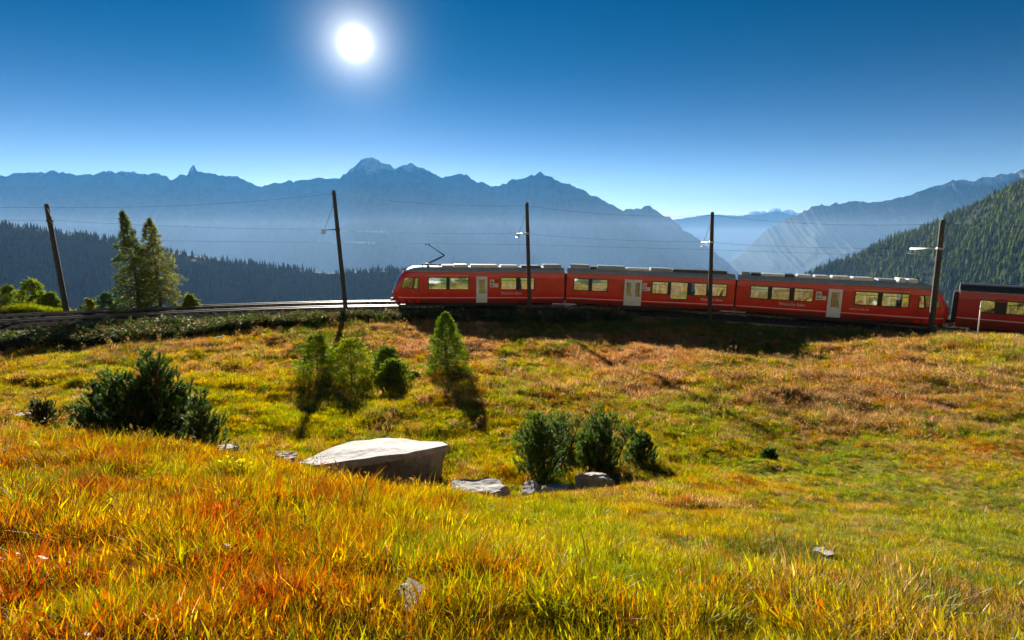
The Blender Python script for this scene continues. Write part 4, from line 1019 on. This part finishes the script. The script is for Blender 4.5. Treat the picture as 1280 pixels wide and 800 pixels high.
def make_car(name, label, pa, pb, opts):
    """pa, pb: world rail points of the two ends; everything is laid out along x between them"""
    d = pb - pa; L = d.length; yaw = math.atan2(d.y, d.x); pitch = -math.asin(d.z / L)
    t = thing(name, label, "train car", pa, 0, "cars of the red train"); t.rotation_euler = (opts.get('cant', 0.0), pitch, yaw)
    nl, nr = opts.get('nl', False), opts.get('nr', False)
    redm = opts.get('red', M['red'])
    # photo column -> metres along the near side
    ax, ay = pa.x, pa.y; ux, uy = d.x / math.hypot(d.x, d.y), d.y / math.hypot(d.x, d.y)
    ox, oy = ax + uy * HW, ay - ux * HW
    zc = (pa.z + pb.z) / 2 + 1.9 - CAMZ
    def mx(px):
        k = (px - 640) / F         # x / depth = k, depth = y*CP - z*SP
        # ox + s*ux = k*((oy + s*uy)*CP - zc*SP)
        return (k * (oy * CP - zc * SP) - ox) / (ux - k * uy * CP)
    wins = []; doors = []
    for w in opts['wins']:
        x0, x1 = mx(w[0]), mx(w[1]); z0 = w[2] if len(w) > 2 else 1.50; z1 = w[3] if len(w) > 3 else 2.60; wins.append((x0, x1, z0, z1))
    for q in opts.get('doors', []): doors.append((mx(q[0]), mx(q[1]), 0.36, 2.66))
    for w in opts.get('extra_wins', []): wins.append(w)
    ops = wins + doors
    cabw = []
    if nl: cabw.append((0.50, 1.55, 1.62, 2.55))
    if nr: cabw.append((L - 1.55, L - 0.50, 1.62, 2.55))
    ops = ops + cabw
    xs = sorted(set([0.0, L] + [v for o in ops for v in o[:2]] + ([k * NL / 7 for k in range(1, 8)] if nl else []) + ([L - k * NL / 7 for k in range(1, 8)] if nr else []) + [L * k / 12 for k in range(1, 12)]))
    zs = sorted(set([ZB, 0.62, 0.9, 1.25, 2.75, ZT] + [v for o in ops for v in o[2:]]))
    xs = [x for i, x in enumerate(xs) if i == 0 or x - xs[i - 1] > 1e-4]
    def is_open(xm, zm): return any(o[0] < xm < o[1] and o[2] < zm < o[3] for o in ops)
    bm = bmesh.new()
    for side in (-1, 1):
        G = [[bm.verts.new(car_map(x, z, side, L, nl, nr)) for x in xs] for z in zs]
        for j in range(len(zs) - 1):
            for i in range(len(xs) - 1):
                if is_open((xs[i] + xs[i + 1]) / 2, (zs[j] + zs[j + 1]) / 2): continue
                bm.faces.new((G[j][i], G[j][i + 1], G[j + 1][i + 1], G[j + 1][i]))
    def end_cap(x, nose, sgn):
        m = 8; rows = []
        for z in zs:
            p = car_map(x, z, 1, L, nl, nr); w = p[1]
            rows.append([bm.verts.new((p[0] + (sgn * 0.26 * (1 - (2 * k / m - 1) ** 2) if nose else 0), -w + 2 * w * k / m, z)) for k in range(m + 1)])
        for j in range(len(zs) - 1):
            for k in range(m): bm.faces.new((rows[j][k], rows[j][k + 1], rows[j + 1][k + 1], rows[j + 1][k]))
    end_cap(0, nl, -1); end_cap(L, nr, 1)
    bmesh.ops.remove_doubles(bm, verts=bm.verts[:], dist=1e-4)
    bmesh.ops.recalc_face_normals(bm, faces=bm.faces[:])
    me = bpy.data.meshes.new("body"); bm.to_mesh(me); bm.free(); me.materials.append(redm)
    body = link("body", me, t); sm = body.modifiers.new("thickness", 'SOLIDIFY'); sm.thickness = 0.05; sm.offset = -1
    # strip of panel: x0..x1, z0..z1 laid on the side
    def panel(nm, x0, x1, z0, z1, out, mat, parent, side=-1, nx=6, thick=0.02):
        mb = MB(); rows = []
        zz = [z0, (z0 + z1) / 2, z1]
        for o_ in (out, out - thick):
            for z in zz: rows.append([car_map(x0 + (x1 - x0) * k / nx, z, side, L, nl, nr, o_) for k in range(nx + 1)])
        V = [p for r in rows for p in r]; n1 = nx + 1; Fs = []
        for b_ in (0, 3):
            for j in range(2):
                for k in range(nx):
                    a = (b_ + j) * n1 + k; Fs.append((a, a + 1, a + 1 + n1, a + n1) if b_ == 0 else (a, a + n1, a + 1 + n1, a + 1))
        for k in range(nx): Fs += [(k, 3 * n1 + k, 3 * n1 + k + 1, k + 1), (2 * n1 + k, 2 * n1 + k + 1, 5 * n1 + k + 1, 5 * n1 + k)]
        for j in range(2):
            Fs += [(j * n1, (j + 1) * n1, (j + 4) * n1, (j + 3) * n1), (j * n1 + nx, (j + 3) * n1 + nx, (j + 4) * n1 + nx, (j + 1) * n1 + nx)]
        mb.add(V, Fs); return mb.build(nm, mat, parent)
    def frame(x0, x1, z0, z1, side, parent, b=0.055):
        mb = MB()
        o_ = 0.012
        def q(xa, xb, za, zb):
            V = [car_map(x, z, side, L, nl, nr, oo) for oo in (o_, -0.055) for z in (za, zb) for x in (xa, xb)]
            mb.add(V, [(0, 1, 3, 2), (4, 6, 7, 5), (0, 4, 5, 1), (2, 3, 7, 6), (0, 2, 6, 4), (1, 5, 7, 3)])
        q(x0 - 0.02, x1 + 0.02, z0 - 0.02, z0 + b); q(x0 - 0.02, x1 + 0.02, z1 - b, z1 + 0.02); q(x0 - 0.02, x0 + b, z0 + b, z1 - b); q(x1 - b, x1 + 0.02, z0 + b, z1 - b)
        return mb.build("window", M['black'], parent)
    for side in (-1, 1):
        sw = sorted(wins)
        for wa_, wb_ in zip(sw[:-1], sw[1:]):
            if 0.05 < wb_[0] - wa_[1] < 0.6 and not any(wa_[1] - .1 < q_[0] < wb_[0] + .1 for q_ in doors):
                panel("window_band", wa_[1] + .02, wb_[0] - .02, 1.50, 2.60, 0.008, M['black'], t, side, 2, 0.012)
        for (x0, x1, z0, z1) in wins:
            f_ = frame(x0, x1, z0, z1, side, t)
            panel("pane", x0 + .04, x1 - .04, z0 + .04, z1 - .04, -0.012, M['glass'] if side < 0 else M['glass_far'], f_, side, 2, 0.008)
            if z1 - z0 < 1.3 and x1 - x0 > 1.0:
                panel("vent_bar", x0 + .05, x1 - .05, z1 - .30, z1 - .27, 0.0, M['black'], f_, side, 1, 0.02)
        for (x0, x1, z0, z1) in cabw:
            f_ = frame(x0, x1, z0, z1, side, t, 0.04); panel("pane", x0 + .03, x1 - .03, z0 + .03, z1 - .03, -0.012, M['glass_dark'], f_, side, 3, 0.008)
        for (x0, x1, z0, z1) in doors:
            leaves = opts.get('leaves', 1); wl_ = (x1 - x0) / leaves
            for k in range(leaves):
                a, b_ = x0 + wl_ * k + .012, x0 + wl_ * (k + 1) - .012; c = (b_ - a)
                wa, wb = a + c * .22, b_ - c * .22; za, zb = 1.18, 2.42
                # door leaf as four panels round its window
                mb = MB()
                def qd(xa, xb, za_, zb_):
                    V = [car_map(x, z, side, L, nl, nr, oo) for oo in (0.018, -0.03) for z in (za_, zb_) for x in (xa, xb)]
                    mb.add(V, [(0, 1, 3, 2), (4, 6, 7, 5), (0, 4, 5, 1), (2, 3, 7, 6), (0, 2, 6, 4), (1, 5, 7, 3)])
                qd(a, b_, z0, 0.8); qd(a, b_, 0.8, za); qd(a, b_, zb, z1); qd(a, wa, za, zb); qd(wb, b_, za, zb)
                dr = mb.build("door", M['door'], t); tag(dr, "white passenger door with a window")
                panel("pane", wa - .02, wb + .02, za - .02, zb + .02, 0.0, M['glass_dark'], dr, side, 1, 0.008)
                panel("handle", wb + .03, wb + .06, 1.2, 1.45, 0.045, M['black'], dr, side, 1, 0.03)
        segs = [(0.02 if not nl else 0.25, L - (0.02 if not nr else 0.25))]
        for (x0, x1, z0, z1) in sorted(doors): 
            a, b_ = segs.pop(); segs += [(a, x0 - .02), (x1 + .02, b_)]
        for a, b_ in segs:
            panel("stripe", a, b_, opts.get('stripe', 0.78), opts.get('stripe', 0.78) + .055, 0.006, M['white'], t, side, 10, 0.008)
            panel("skirt_shade", a, b_, ZB - .02, opts.get('stripe', 0.78) - .12, 0.004, M['red_shaded'], t, side, 10, 0.006)  # darker strip along the lower side, shade painted as colour
            panel("cantrail", a, b_, ZT - .10, ZT - .02, 0.010, M['dark_red'], t, side, 10, 0.012)
        for xs_ in [L * f_ for f_ in (.17, .34, .52, .69, .86)]:
            if not is_open(xs_, 2.0) and NL < xs_ < L - NL: panel("panel_seam", xs_ - .012, xs_ + .012, .92, 2.66, 0.003, M['under'], t, side, 1, 0.006)
        for (a, b_) in opts.get('class_line', []):
            panel("class_line", mx(a), mx(b_), 2.70, 2.74, 0.005, M['yellow'], t, side, 4, 0.007)
    def txt(s, px, z, size, mat, nm="lettering"):
        o = link(nm, lettering(s, size, mat), t, (mx(px), -(half_w(z) + 0.012), z), (math.pi / 2, 0, 0)); return tag(o, kind="stuff")
    for s, px, z, size in opts.get('texts', []): txt(s, px, z, size, M['white'])
    for (a, b_) in opts.get('logos', []):
        x0, x1 = mx(a), mx(b_); w = x1 - x0
        lg = panel("emblem", x0, x0 + w * .52, 1.72, 2.40, 0.006, M['white'], t, -1, 1, 0.008)
        panel("emblem_bar", x0 + w * .08, x0 + w * .40, 1.80, 1.90, 0.010, M['logo_blue'], lg, -1, 1, 0.005)
        panel("emblem_bar", x0 + w * .12, x0 + w * .22, 1.98, 2.32, 0.010, M['logo_blue'], lg, -1, 1, 0.005)
        panel("emblem_bar", x0 + w * .30, x0 + w * .40, 2.05, 2.25, 0.010, M['logo_blue'], lg, -1, 1, 0.005)
        panel("emblem_field", x0 + w * .58, x0 + w * 1.0, 1.72, 2.05, 0.006, M['white'], lg, -1, 1, 0.008)
        panel("emblem_field", x0 + w * .58, x0 + w * 1.0, 2.14, 2.40, 0.006, M['dark_red'], lg, -1, 1, 0.008)
    # roof
    mb = MB(); rings = []; N_ = 16; RH = opts.get('roof_h', 0.46)
    xr0 = 0.97 if nl else 0.0; xr1 = L - 0.97 if nr else L
    st = sorted(set([xr0, xr1] + [xr0 + (xr1 - xr0) * k / 20 for k in range(21)] + ([xr0 + .08, xr0 + .25, xr0 + .5, xr0 + .8, xr0 + 1.1] if nl else []) + ([xr1 - .08, xr1 - .25, xr1 - .5, xr1 - .8, xr1 - 1.1] if nr else [])))
    for x in st:
        h_ = 1.0; wv = 1.0
        if nl: q = min(1, (x - xr0) / 1.1); h_ = min(h_, math.sqrt(max(0.0004, 1 - (1 - q) ** 2))); wv = min(wv, 0.70 + 0.30 * math.sin(min(1, (x) / NL) * math.pi / 2) ** 0.7)
        if nr: q = min(1, (xr1 - x) / 1.1); h_ = min(h_, math.sqrt(max(0.0004, 1 - (1 - q) ** 2))); wv = min(wv, 0.70 + 0.30 * math.sin(min(1, (L - x) / NL) * math.pi / 2) ** 0.7)
        ring = []
        for k in range(N_ + 1):
            y_ = -1 + 2 * k / N_; y_ = math.copysign(abs(y_) ** 0.8, y_)
            ring.append((x, y_ * 1.27 * wv, ZT - .015 + RH * h_ * max(0, 1 - abs(y_) ** 2.8) ** (1 / 2.0)))
        rings.append(ring)
    mb.loft(rings, False, False)
    V0 = [rings[0][k] for k in range(N_ + 1)]; mb.add(V0, [tuple(range(N_ + 1))]); V1 = [rings[-1][k] for k in range(N_ + 1)]; mb.add(V1, [tuple(reversed(range(N_ + 1)))])
    roof = mb.build("roof", opts.get('roofm', M['roof']), t, True)
    for (a, b_, h_, mt_) in opts.get('boxes', []):
        x0, x1 = mx(a), mx(b_); k = MB(); k.box(x0, x1, -.82, .82, ZT + RH * .62, ZT + RH + h_, .03); k.build("roof_box", M[mt_], roof)
    # floor, seats, underframe
    k = MB(); k.box(.35 if not nl else 1.6, L - (.35 if not nr else 1.6), -1.20, 1.20, .78, .90); k.build("floor", M['inter'], t)
    k = MB(); k.box(.2 if not nl else .9, L - (.2 if not nr else .9), -1.12, 1.12, .30, .62, .03); k.box(4.1, L - 4.1, -1.08, 1.08, .06, .45, .04); k.box(.9, L - .9, -.4, .4, .10, .5, .02); k.build("underframe", M['under'], t)
    x = 1.2 if not nl else 3.4
    while x < L - (1.2 if not nr else 3.2):
        if not any(o[0] - .5 < x < o[1] + .5 for o in doors):
            for s in (-1, 1):
                q = link("seat", SEAT, t, (x, s * .68, .90)); q.rotation_euler = (0, 0, 0 if int(x / .85) % 2 else math.pi)
        x += .85
    for bx in (2.4, L - 2.4): bogie(t, bx)
    # ends
    for e, nose in ((0, nl), (1, nr)):
        sg = -1 if e == 0 else 1; xe = 0 if e == 0 else L
        if nose:
            rows = []; m = 10
            for z in (1.52, 1.85, 2.2, 2.5, 2.86):
                p = car_map(xe, z, 1, L, nl, nr); w = p[1] * .93
                rows.append([(p[0] + sg * (0.26 * (1 - (2 * q / m - 1) ** 2 * .86) + 0.012), -w + 2 * w * q / m, z) for q in range(m + 1)])
            k = MB(); k.loft(rows, False, False); ws = k.build("windscreen", M['glass_dark'], t, True)
            wp = MB(); p = car_map(xe, 1.55, 1, L, nl, nr); wp.tube([(p[0] + sg * .31, -.3, 1.52), (p[0] + sg * .02 + sg * .26, .25, 2.05)], .015, 5); wp.build("wiper", M['black'], ws)
            for s in (-1, 1):
                k = MB(); k.box(-.05, .05, -.16, .16, -.09, .09, .03); o = k.build("headlight", M['lamp'], t); o.location = (xe + sg * 0.16, s * .58, 1.22)
            k = MB(); k.box(-.05, .05, -.13, .13, -.06, .06, .02); o = k.build("headlight", M['lamp'], t); o.location = (xe - sg * 0.66, 0, 2.98)
            k = MB(); k.box(min(xe, xe + sg * .42), max(xe, xe + sg * .42), -.16, .16, .42, .68, .04); k.box(xe + sg * .26 - .06, xe + sg * .26 + .06, -.5, .5, .50, .62, .02); k.build("coupler", M['under'], t)
            k = MB(); k.box(xe - sg * .35 - .1, xe - sg * .35 + .1, -1.0, 1.0, .12, .40, .04); k.build("snow_plough", M['under'], t)
        else:
            k = MB(); k.box(xe - .02 if e else xe - .30, xe + .30 if e else xe + .02, -1.0, 1.0, .55, 2.95, .06); k.build("gangway_bellows", M['black'], t)
    return t, mx, L
RN = TR - HW
joints = [phi_for_px(494.5, RN), phi_for_px(702.8, RN), phi_for_px(709.5, RN), phi_for_px(914.8, RN), phi_for_px(922.0, RN), phi_for_px(1184, RN), phi_for_px(1199, RN)]
E = [tp(p) for p in joints]
c1, mx1, L1 = make_car("train_car", "red front railcar with sloping cab and raised pantograph", E[0], E[1], dict(nl=True,
    wins=[(516, 523, 1.55, 2.55), (535, 558.5), (561, 586), (625.5, 645.5), (648.5, 668)], doors=[(595, 609)], class_line=[(535, 586)],
    texts=[("Rhätische Bahn", 626, 1.10, .30)], logos=[(612, 622.5)],
    boxes=[(552, 566, .10, 'roof'), (567, 584, .16, 'alu'), (588, 622, .14, 'alu'), (626, 648, .12, 'alu'), (652, 676, .10, 'roof_dark'), (680, 702, .20, 'roof')]))
c2, mx2, L2 = make_car("train_car", "red middle car with white double doors", E[2], E[3], dict(leaves=2,
    wins=[(716, 735.5), (738.5, 759), (814, 834.5), (837, 859, 1.10, 2.62), (862.5, 883), (886, 908)], doors=[(779.5, 801.5)],
    texts=[("Rhätische Bahn", 876, 1.10, .30)], logos=[(802.5, 812)],
    boxes=[(711, 734, .26, 'roof'), (736, 744, .12, 'roof_dark'), (745, 779, .24, 'roof'), (782, 810, .12, 'alu'), (812, 838, .20, 'roof'), (840, 908, .16, 'roof_dark')]))
c3, mx3, L3 = make_car("train_car", "red rear railcar with sloping cab beside the catenary pole with white boom", E[4], E[5], dict(nr=True,
    wins=[(936.5, 959.5), (963, 986.5), (991, 1016), (1067, 1097), (1101, 1136), (1148, 1157, 1.55, 2.55)], doors=[(1034, 1052)], class_line=[(1066, 1136)],
    texts=[("Rhätische Bahn", 974, 1.10, .32), ("www.rhb.ch", 1062, 1.08, .28)], logos=[(1019, 1032)],
    boxes=[(924, 934, .20, 'roof'), (936, 948, .12, 'roof_dark'), (950, 976, .10, 'alu'), (978, 990, .14, 'roof_dark'), (994, 1012, .14, 'alu'), (1016, 1034, .14, 'alu'), (1038, 1060, .16, 'alu'), (1064, 1090, .14, 'alu'), (1096, 1118, .10, 'roof'), (1122, 1130, .22, 'alu'), (1134, 1146, .18, 'alu')]))
e4 = tp(joints[6] + 15.5 / TR)
c4, mx4, L4 = make_car("train_car", "dark red coach with dark grey roof coupled behind the railcars", E[6], e4, dict(red=M['dark_red'], roofm=M['roof_dark'], roof_h=.55, stripe=1.02,
    wins=[(1224, 1243, 1.55, 2.5), (1256, 1281, 1.55, 2.5)], extra_wins=[(5.2, 6.7, 1.55, 2.5), (7.2, 8.7, 1.55, 2.5), (9.2, 10.7, 1.55, 2.5), (11.2, 12.7, 1.55, 2.5)]))
k = MB(); k.tube([(0.0, -1.27, ZT - .02), (L4, -1.27, ZT - .02)], .035, 8); k.build("gutter", M['alu'], c4)
k = MB(); k.box(.0, .09, -1.31, -1.25, ZT - .25, ZT + .12, .02); k.build("corner_lamp", M['lamp'], c4)
# pantograph on the front car
def pantograph(parent, mx, zroof, wire_z):
    pg = MB(); x0 = mx(533.5); xe_ = mx(555.5); xh = mx(534)
    pg.box(x0 - .5, x0 + 1.2, -.55, -.45, zroof + .10, zroof + .16); pg.box(x0 - .5, x0 + 1.2, .45, .55, zroof + .10, zroof + .16); pg.box(x0 - .1, x0 + .1, -.55, .55, zroof + .08, zroof + .22)
    for xx in (x0 - .4, x0 + 1.1):
        for s in (-.5, .5): pg.tube([(xx, s, zroof - .06), (xx, s, zroof + .12)], .05, 8)
    o = pg.build("pantograph", M['under'], parent)
    ze = zroof + (wire_z - zroof) * .47
    k = MB(); k.tube([(x0, 0, zroof + .18), (xe_, 0, ze)], [.06, .045], 8); k.tube([(x0 + .25, .12, zroof + .16), (xe_ - .1, .06, ze - .1)], .02, 6); k.build("lower_arm", M['under'], o)
    k = MB(); k.tube([(xe_, 0, ze), (xh, 0, wire_z - .06)], [.045, .03], 8); k.tube([(xe_, .05, ze - .08), (xh + .15, .05, wire_z - .12)], .015, 6); k.build("upper_arm", M['under'], o)
    k = MB()
    for dx in (-.16, .16): k.tube([(xh + dx, -.75, wire_z - .16), (xh + dx, -.55, wire_z - .02), (xh + dx, .55, wire_z - .02), (xh + dx, .75, wire_z - .16)], .022, 6)
    k.box(xh - .18, xh + .18, -.03, .03, wire_z - .09, wire_z - .05); k.build("collector_head", M['under'], o)
WIREH = 5.45
pantograph(c1, mx1, ZT + .46, WIREH)

# ------------------------------------------------------------------ catenary poles and wires
POLES = [   # base px, base py, top px, top py, distance, arm end px/py, label, style
    (82, 383, 58, 255, 43.6, (66, 276), "leaning wooden catenary pole beside the larches, behind the tracks", 0),
    (432.5, 391, 417, 238, 45.2, (402, 287), "leaning wooden catenary pole before the empty tracks", 1),
    (662.5, 400, 658.5, 253, 46.2, (646, 292), "upright catenary pole before the front railcar", 2),
    (886.5, 410, 890.5, 265, 44.4, (877, 303), "upright catenary pole before the middle car", 3),
    (1162.5, 421, 1178.5, 275, 38.6, (1138, 311), "dark catenary pole with white boom before the rear cab", 4)]
arm_pts = []
for bx, by, tx, ty, Yd, (apx, apy), lab, style in POLES:
    B = P(bx, by, Yd); T = P(tx, ty, Yd); g0 = gz(B.x, B.y)
    B0 = B + (B - T) / (T - B).length * max(0.3, B.z - g0 + 0.4)
    t = thing("catenary_pole", lab, "pole", B0, 0, "catenary poles along the line")
    base = B0
    rel = lambda p: tuple(Vector(p) - base)
    k = MB(); q = T - B0
    r0_ = 0.18 if style in (1, 2, 3) else 0.20
    k.tube([rel(B0 + q * f) for f in (0, .25, .5, .75, .985, 1)], [r0_ * (1 - .22 * f) for f in (0, .25, .5, .75, .985)] + [r0_ * .6], 14); k.build("post", M['wood'], t, True)
    if style == 4: k = MB(); k.tube([rel(B0 + q * .0), rel(B0 + q * .12)], .215, 14); k.build("sleeve", M['rust'], t, True)
    # boom towards the track
    phi = math.atan2(B.x - TCX, B.y - TCY); sgn = 1
    ph_t = math.atan2(B.x - TCX, B.y - TCY)
    tc_ = tp(ph_t, TR, WIREH)
    f = (P(bx, apy, Yd).z - B0.z) / q.z
    A0 = B0 + q * f
    # boom end: on the photo's column, over the nearer rail
    d_end = 2.6
    if style == 0: A1 = P(apx, apy, Yd - 1.8)
    else: A1 = P(apx, apy, Yd + d_end)
    A1.z = max(A1.z, float(rail_z_phi(ph_t)) + WIREH + .25)
    mt_ = M['galv'] if style in (2, 3, 4) else M['rust']
    ur = 0.075 if style == 4 else 0.045
    k = MB(); k.tube([rel(A0), rel(A1)], ur, 8); k.build("boom", M['white'] if style == 4 else mt_, t, True)
    k = MB(); k.tube([rel(A0 + (T - A0) * .72), rel(A0 + (A1 - A0) * .82)], .014, 6); k.build("stay", M['copper'], t)
    k = MB(); C_ = rel(A0); k.tube([Vector(C_) - Vector((0, 0, .1)), Vector(C_) + Vector((0, 0, .1))], r0_ * 1.02, 12); k.build("clamp", mt_, t, True)
    for fr in (.80, .95):
        pI = A0 + (A1 - A0) * fr; ins = MB()
        zz = [0, .06, .07, .12, .13, .18, .19, .24, .25, .32]; rr = [.03, .03, .075, .075, .035, .035, .075, .075, .03, .02]
        ins.tube([rel(pI - Vector((0, 0, z_))) for z_ in zz], rr, 10); ins.build("insulator", M['ceramic'], t, True)
    k = MB(); e_ = A1 - Vector((0, 0, .32)); k.tube([rel(A0 + (A1 - A0) * .80 - Vector((0, 0, .32))), rel(e_), rel(e_ + (A1 - A0).normalized() * .3)], .018, 6); k.build("registration_arm", mt_, t)
    arm_pts.append((A1, T, ph_t))
    if style == 0:
        k = MB(); k.tube([rel(T - q * .03), rel(A1 + Vector((0, 0, .1)))], .03, 6); k.build("strut", M['galv'], t)
def wire(label, pts, sag, r=.014, nseg=14):
    k = MB(); out = []
    for a, b_ in zip(pts[:-1], pts[1:]):
        a = Vector(a); b_ = Vector(b_)
        for i in range(nseg):
            u = i / nseg; p = a.lerp(b_, u); p.z -= sag * 4 * u * (1 - u); out.append(p)
    out.append(Vector(pts[-1])); o0 = out[0].copy()
    k.tube([p - o0 for p in out], r, 5)
    o = k.build("overhead_wire", M['copper'], None, True); o.location = o0
    tag(o, label, "wire", "overhead wires of the line")
ph_l, ph_r = -1.12, 0.86
cw = [tp(ph_l, TR, WIREH)] + [tp(a[2], TR - .1, WIREH) for a in arm_pts] + [tp(ph_r, TR, WIREH)]
# contact wire runs under the booms; it touches the collector head of the front car
hx = mx1(534); dv = (E[1] - E[0]).normalized(); hp = E[0] + dv * hx; hp.z = float(E[0].z + dv.z * hx) + WIREH
cw = sorted(cw + [hp], key=lambda v: math.atan2(v.x - TCX, v.y - TCY))
wire("thin contact wire held above the rails, touching the pantograph", cw, .02, .009)
ms = [tp(ph_l, TR, WIREH + .75)] + [a[0] + Vector((0, 0, .05)) for a in arm_pts] + [tp(ph_r, TR, WIREH + .75)]
wire("carrier wire strung from boom to boom above the contact wire", ms, .18, .009)
fe = [tp(-1.1, TR + 3, 7.6)] + [a[1] - Vector((0, 0, .25)) for a in arm_pts] + [tp(.84, TR - 3.5, 8.2)]
wire("feeder wire running along the tops of the poles", fe, .35, .010)

# ------------------------------------------------------------------ marker post on the hump
p = gp(1221, 33.5)
t = thing("marker_post", "slim white marker post standing before the dark red coach", "post", p)
hh = P(1227, 377, 33.5).z - p.z; ln_ = P(1227, 377, 33.5).x - p.x
k = MB(); k.tube([(0, 0, -.2), (ln_, 0, hh)], .035, 10); k.build("post", M['white'], t, True)
k = MB(); k.tube([(ln_, 0, hh), (ln_ * 1.01, 0, hh + .05)], [.042, .02], 10); k.build("cap", M['white'], t, True)
k = MB(); k.tube([(ln_ * .80, 0, hh * .80), (ln_ * .88, 0, hh * .88)], .039, 10); k.build("band", M['galv'], t, True)

# ------------------------------------------------------------------ a cloud beyond the far ridge (behind the hazy air)
def cloud(label, x0, x1, ytop, ybase, Yd, seed, n=16):
    rg = np.random.default_rng(seed); bm = bmesh.new(); c = P((x0 + x1) / 2, ybase, Yd)
    for i in range(n):
        f = (i + .5) / n; px = x0 + (x1 - x0) * f; top = ybase + (ytop - ybase) * (0.35 + .65 * math.sin(math.pi * f ** .8)) * rg.uniform(.6, 1.0)
        a = P(px, ybase, Yd); b_ = P(px, top, Yd); r = max(60.0, b_.z - a.z)
        ret = bmesh.ops.create_icosphere(bm, subdivisions=4, radius=1.0)
        W_ = (P(x1, ybase, Yd).x - P(x0, ybase, Yd).x) / n * rg.uniform(1.0, 1.7)
        vs = np.array([v.co[:] for v in ret['verts']]); nz = 1 + 0.5 * fbm(vs[:, 0] * 2.2 + i * 5, vs[:, 1] * 2.2 + vs[:, 2] * 2.6, 5, seed + i, .6)
        off = a - c + Vector((rg.normal(0, W_ * .3), rg.normal(0, 300), 0))
        for v, q_, k_ in zip(ret['verts'], vs, nz): v.co = Vector((q_[0] * W_ * k_, q_[1] * 500 * k_, q_[2] * r * k_)) + off
    me = bpy.data.meshes.new("cloud"); bm.to_mesh(me); bm.free(); me.polygons.foreach_set("use_smooth", np.ones(len(me.polygons), bool)); me.materials.append(M['cloud'])
    tag(link("cloud", me, None, c), label, "cloud")
M['cloud'] = leaf_mat("cloud_vapour", 0.6, base=(0.9, 0.9, 0.92), gloss=0.0)
_n = M['cloud'].node_tree
for l_ in [l_ for l_ in _n.links if l_.to_node.type == 'MIX' and l_.from_node.type == 'ATTRIBUTE']: _n.links.remove(l_)
for nd in _n.nodes:
    if nd.type == 'MIX': nd.inputs[7].default_value = (1, 1, 1, 1)
cloud("small white cloud bank rising behind the faint far ridge", 925, 1012, 261, 274, 22500, 3)

# ------------------------------------------------------------------ mist lying in the valley, and haze
bm = bmesh.new(); bmesh.ops.create_cube(bm, size=1.0)
for v in bm.verts:
    v.co = Vector((-15500 if v.co.x < 0 else 15500, 420 if v.co.y < 0 else 19500, -1000 if v.co.z < 0 else MIST_TOP))
mm, nt, N, L, out = new_mat("valley_mist_air")
pv = N.new("ShaderNodeVolumePrincipled"); pv.inputs['Color'].default_value = MIST_COLOR
pv.inputs['Density'].default_value = MIST_DENSITY; pv.inputs['Anisotropy'].default_value = 0.12
L.new(pv.outputs[0], out.inputs['Volume'])
me = bpy.data.meshes.new("valley_mist"); bm.to_mesh(me); bm.free(); me.materials.append(mm)
tag(link("valley_mist", me), "pale morning mist lying in the deep valley", "mist", kind="stuff")
bm = bmesh.new(); bmesh.ops.create_cube(bm, size=1.0)
hx0, hx1, hy0, hy1, hz0, hz1 = -16500, 16500, -2700, 20300, -1060, max(1300.0, TOPZ + 25)
for v in bm.verts:
    v.co = Vector((hx0 if v.co.x < 0 else hx1, hy0 if v.co.y < 0 else hy1, hz0 if v.co.z < 0 else hz1))
hm, nt, N, L, out = new_mat("haze_air")
pv = N.new("ShaderNodeVolumePrincipled"); pv.inputs['Color'].default_value = HAZE_COLOR
pv.inputs['Density'].default_value = HAZE_DENSITY; pv.inputs['Anisotropy'].default_value = 0.25
L.new(pv.outputs[0], out.inputs['Volume'])
me = bpy.data.meshes.new("haze"); bm.to_mesh(me); bm.free(); me.materials.append(hm)
tag(link("haze", me), "blue mountain haze filling the valley air", "haze", kind="stuff")
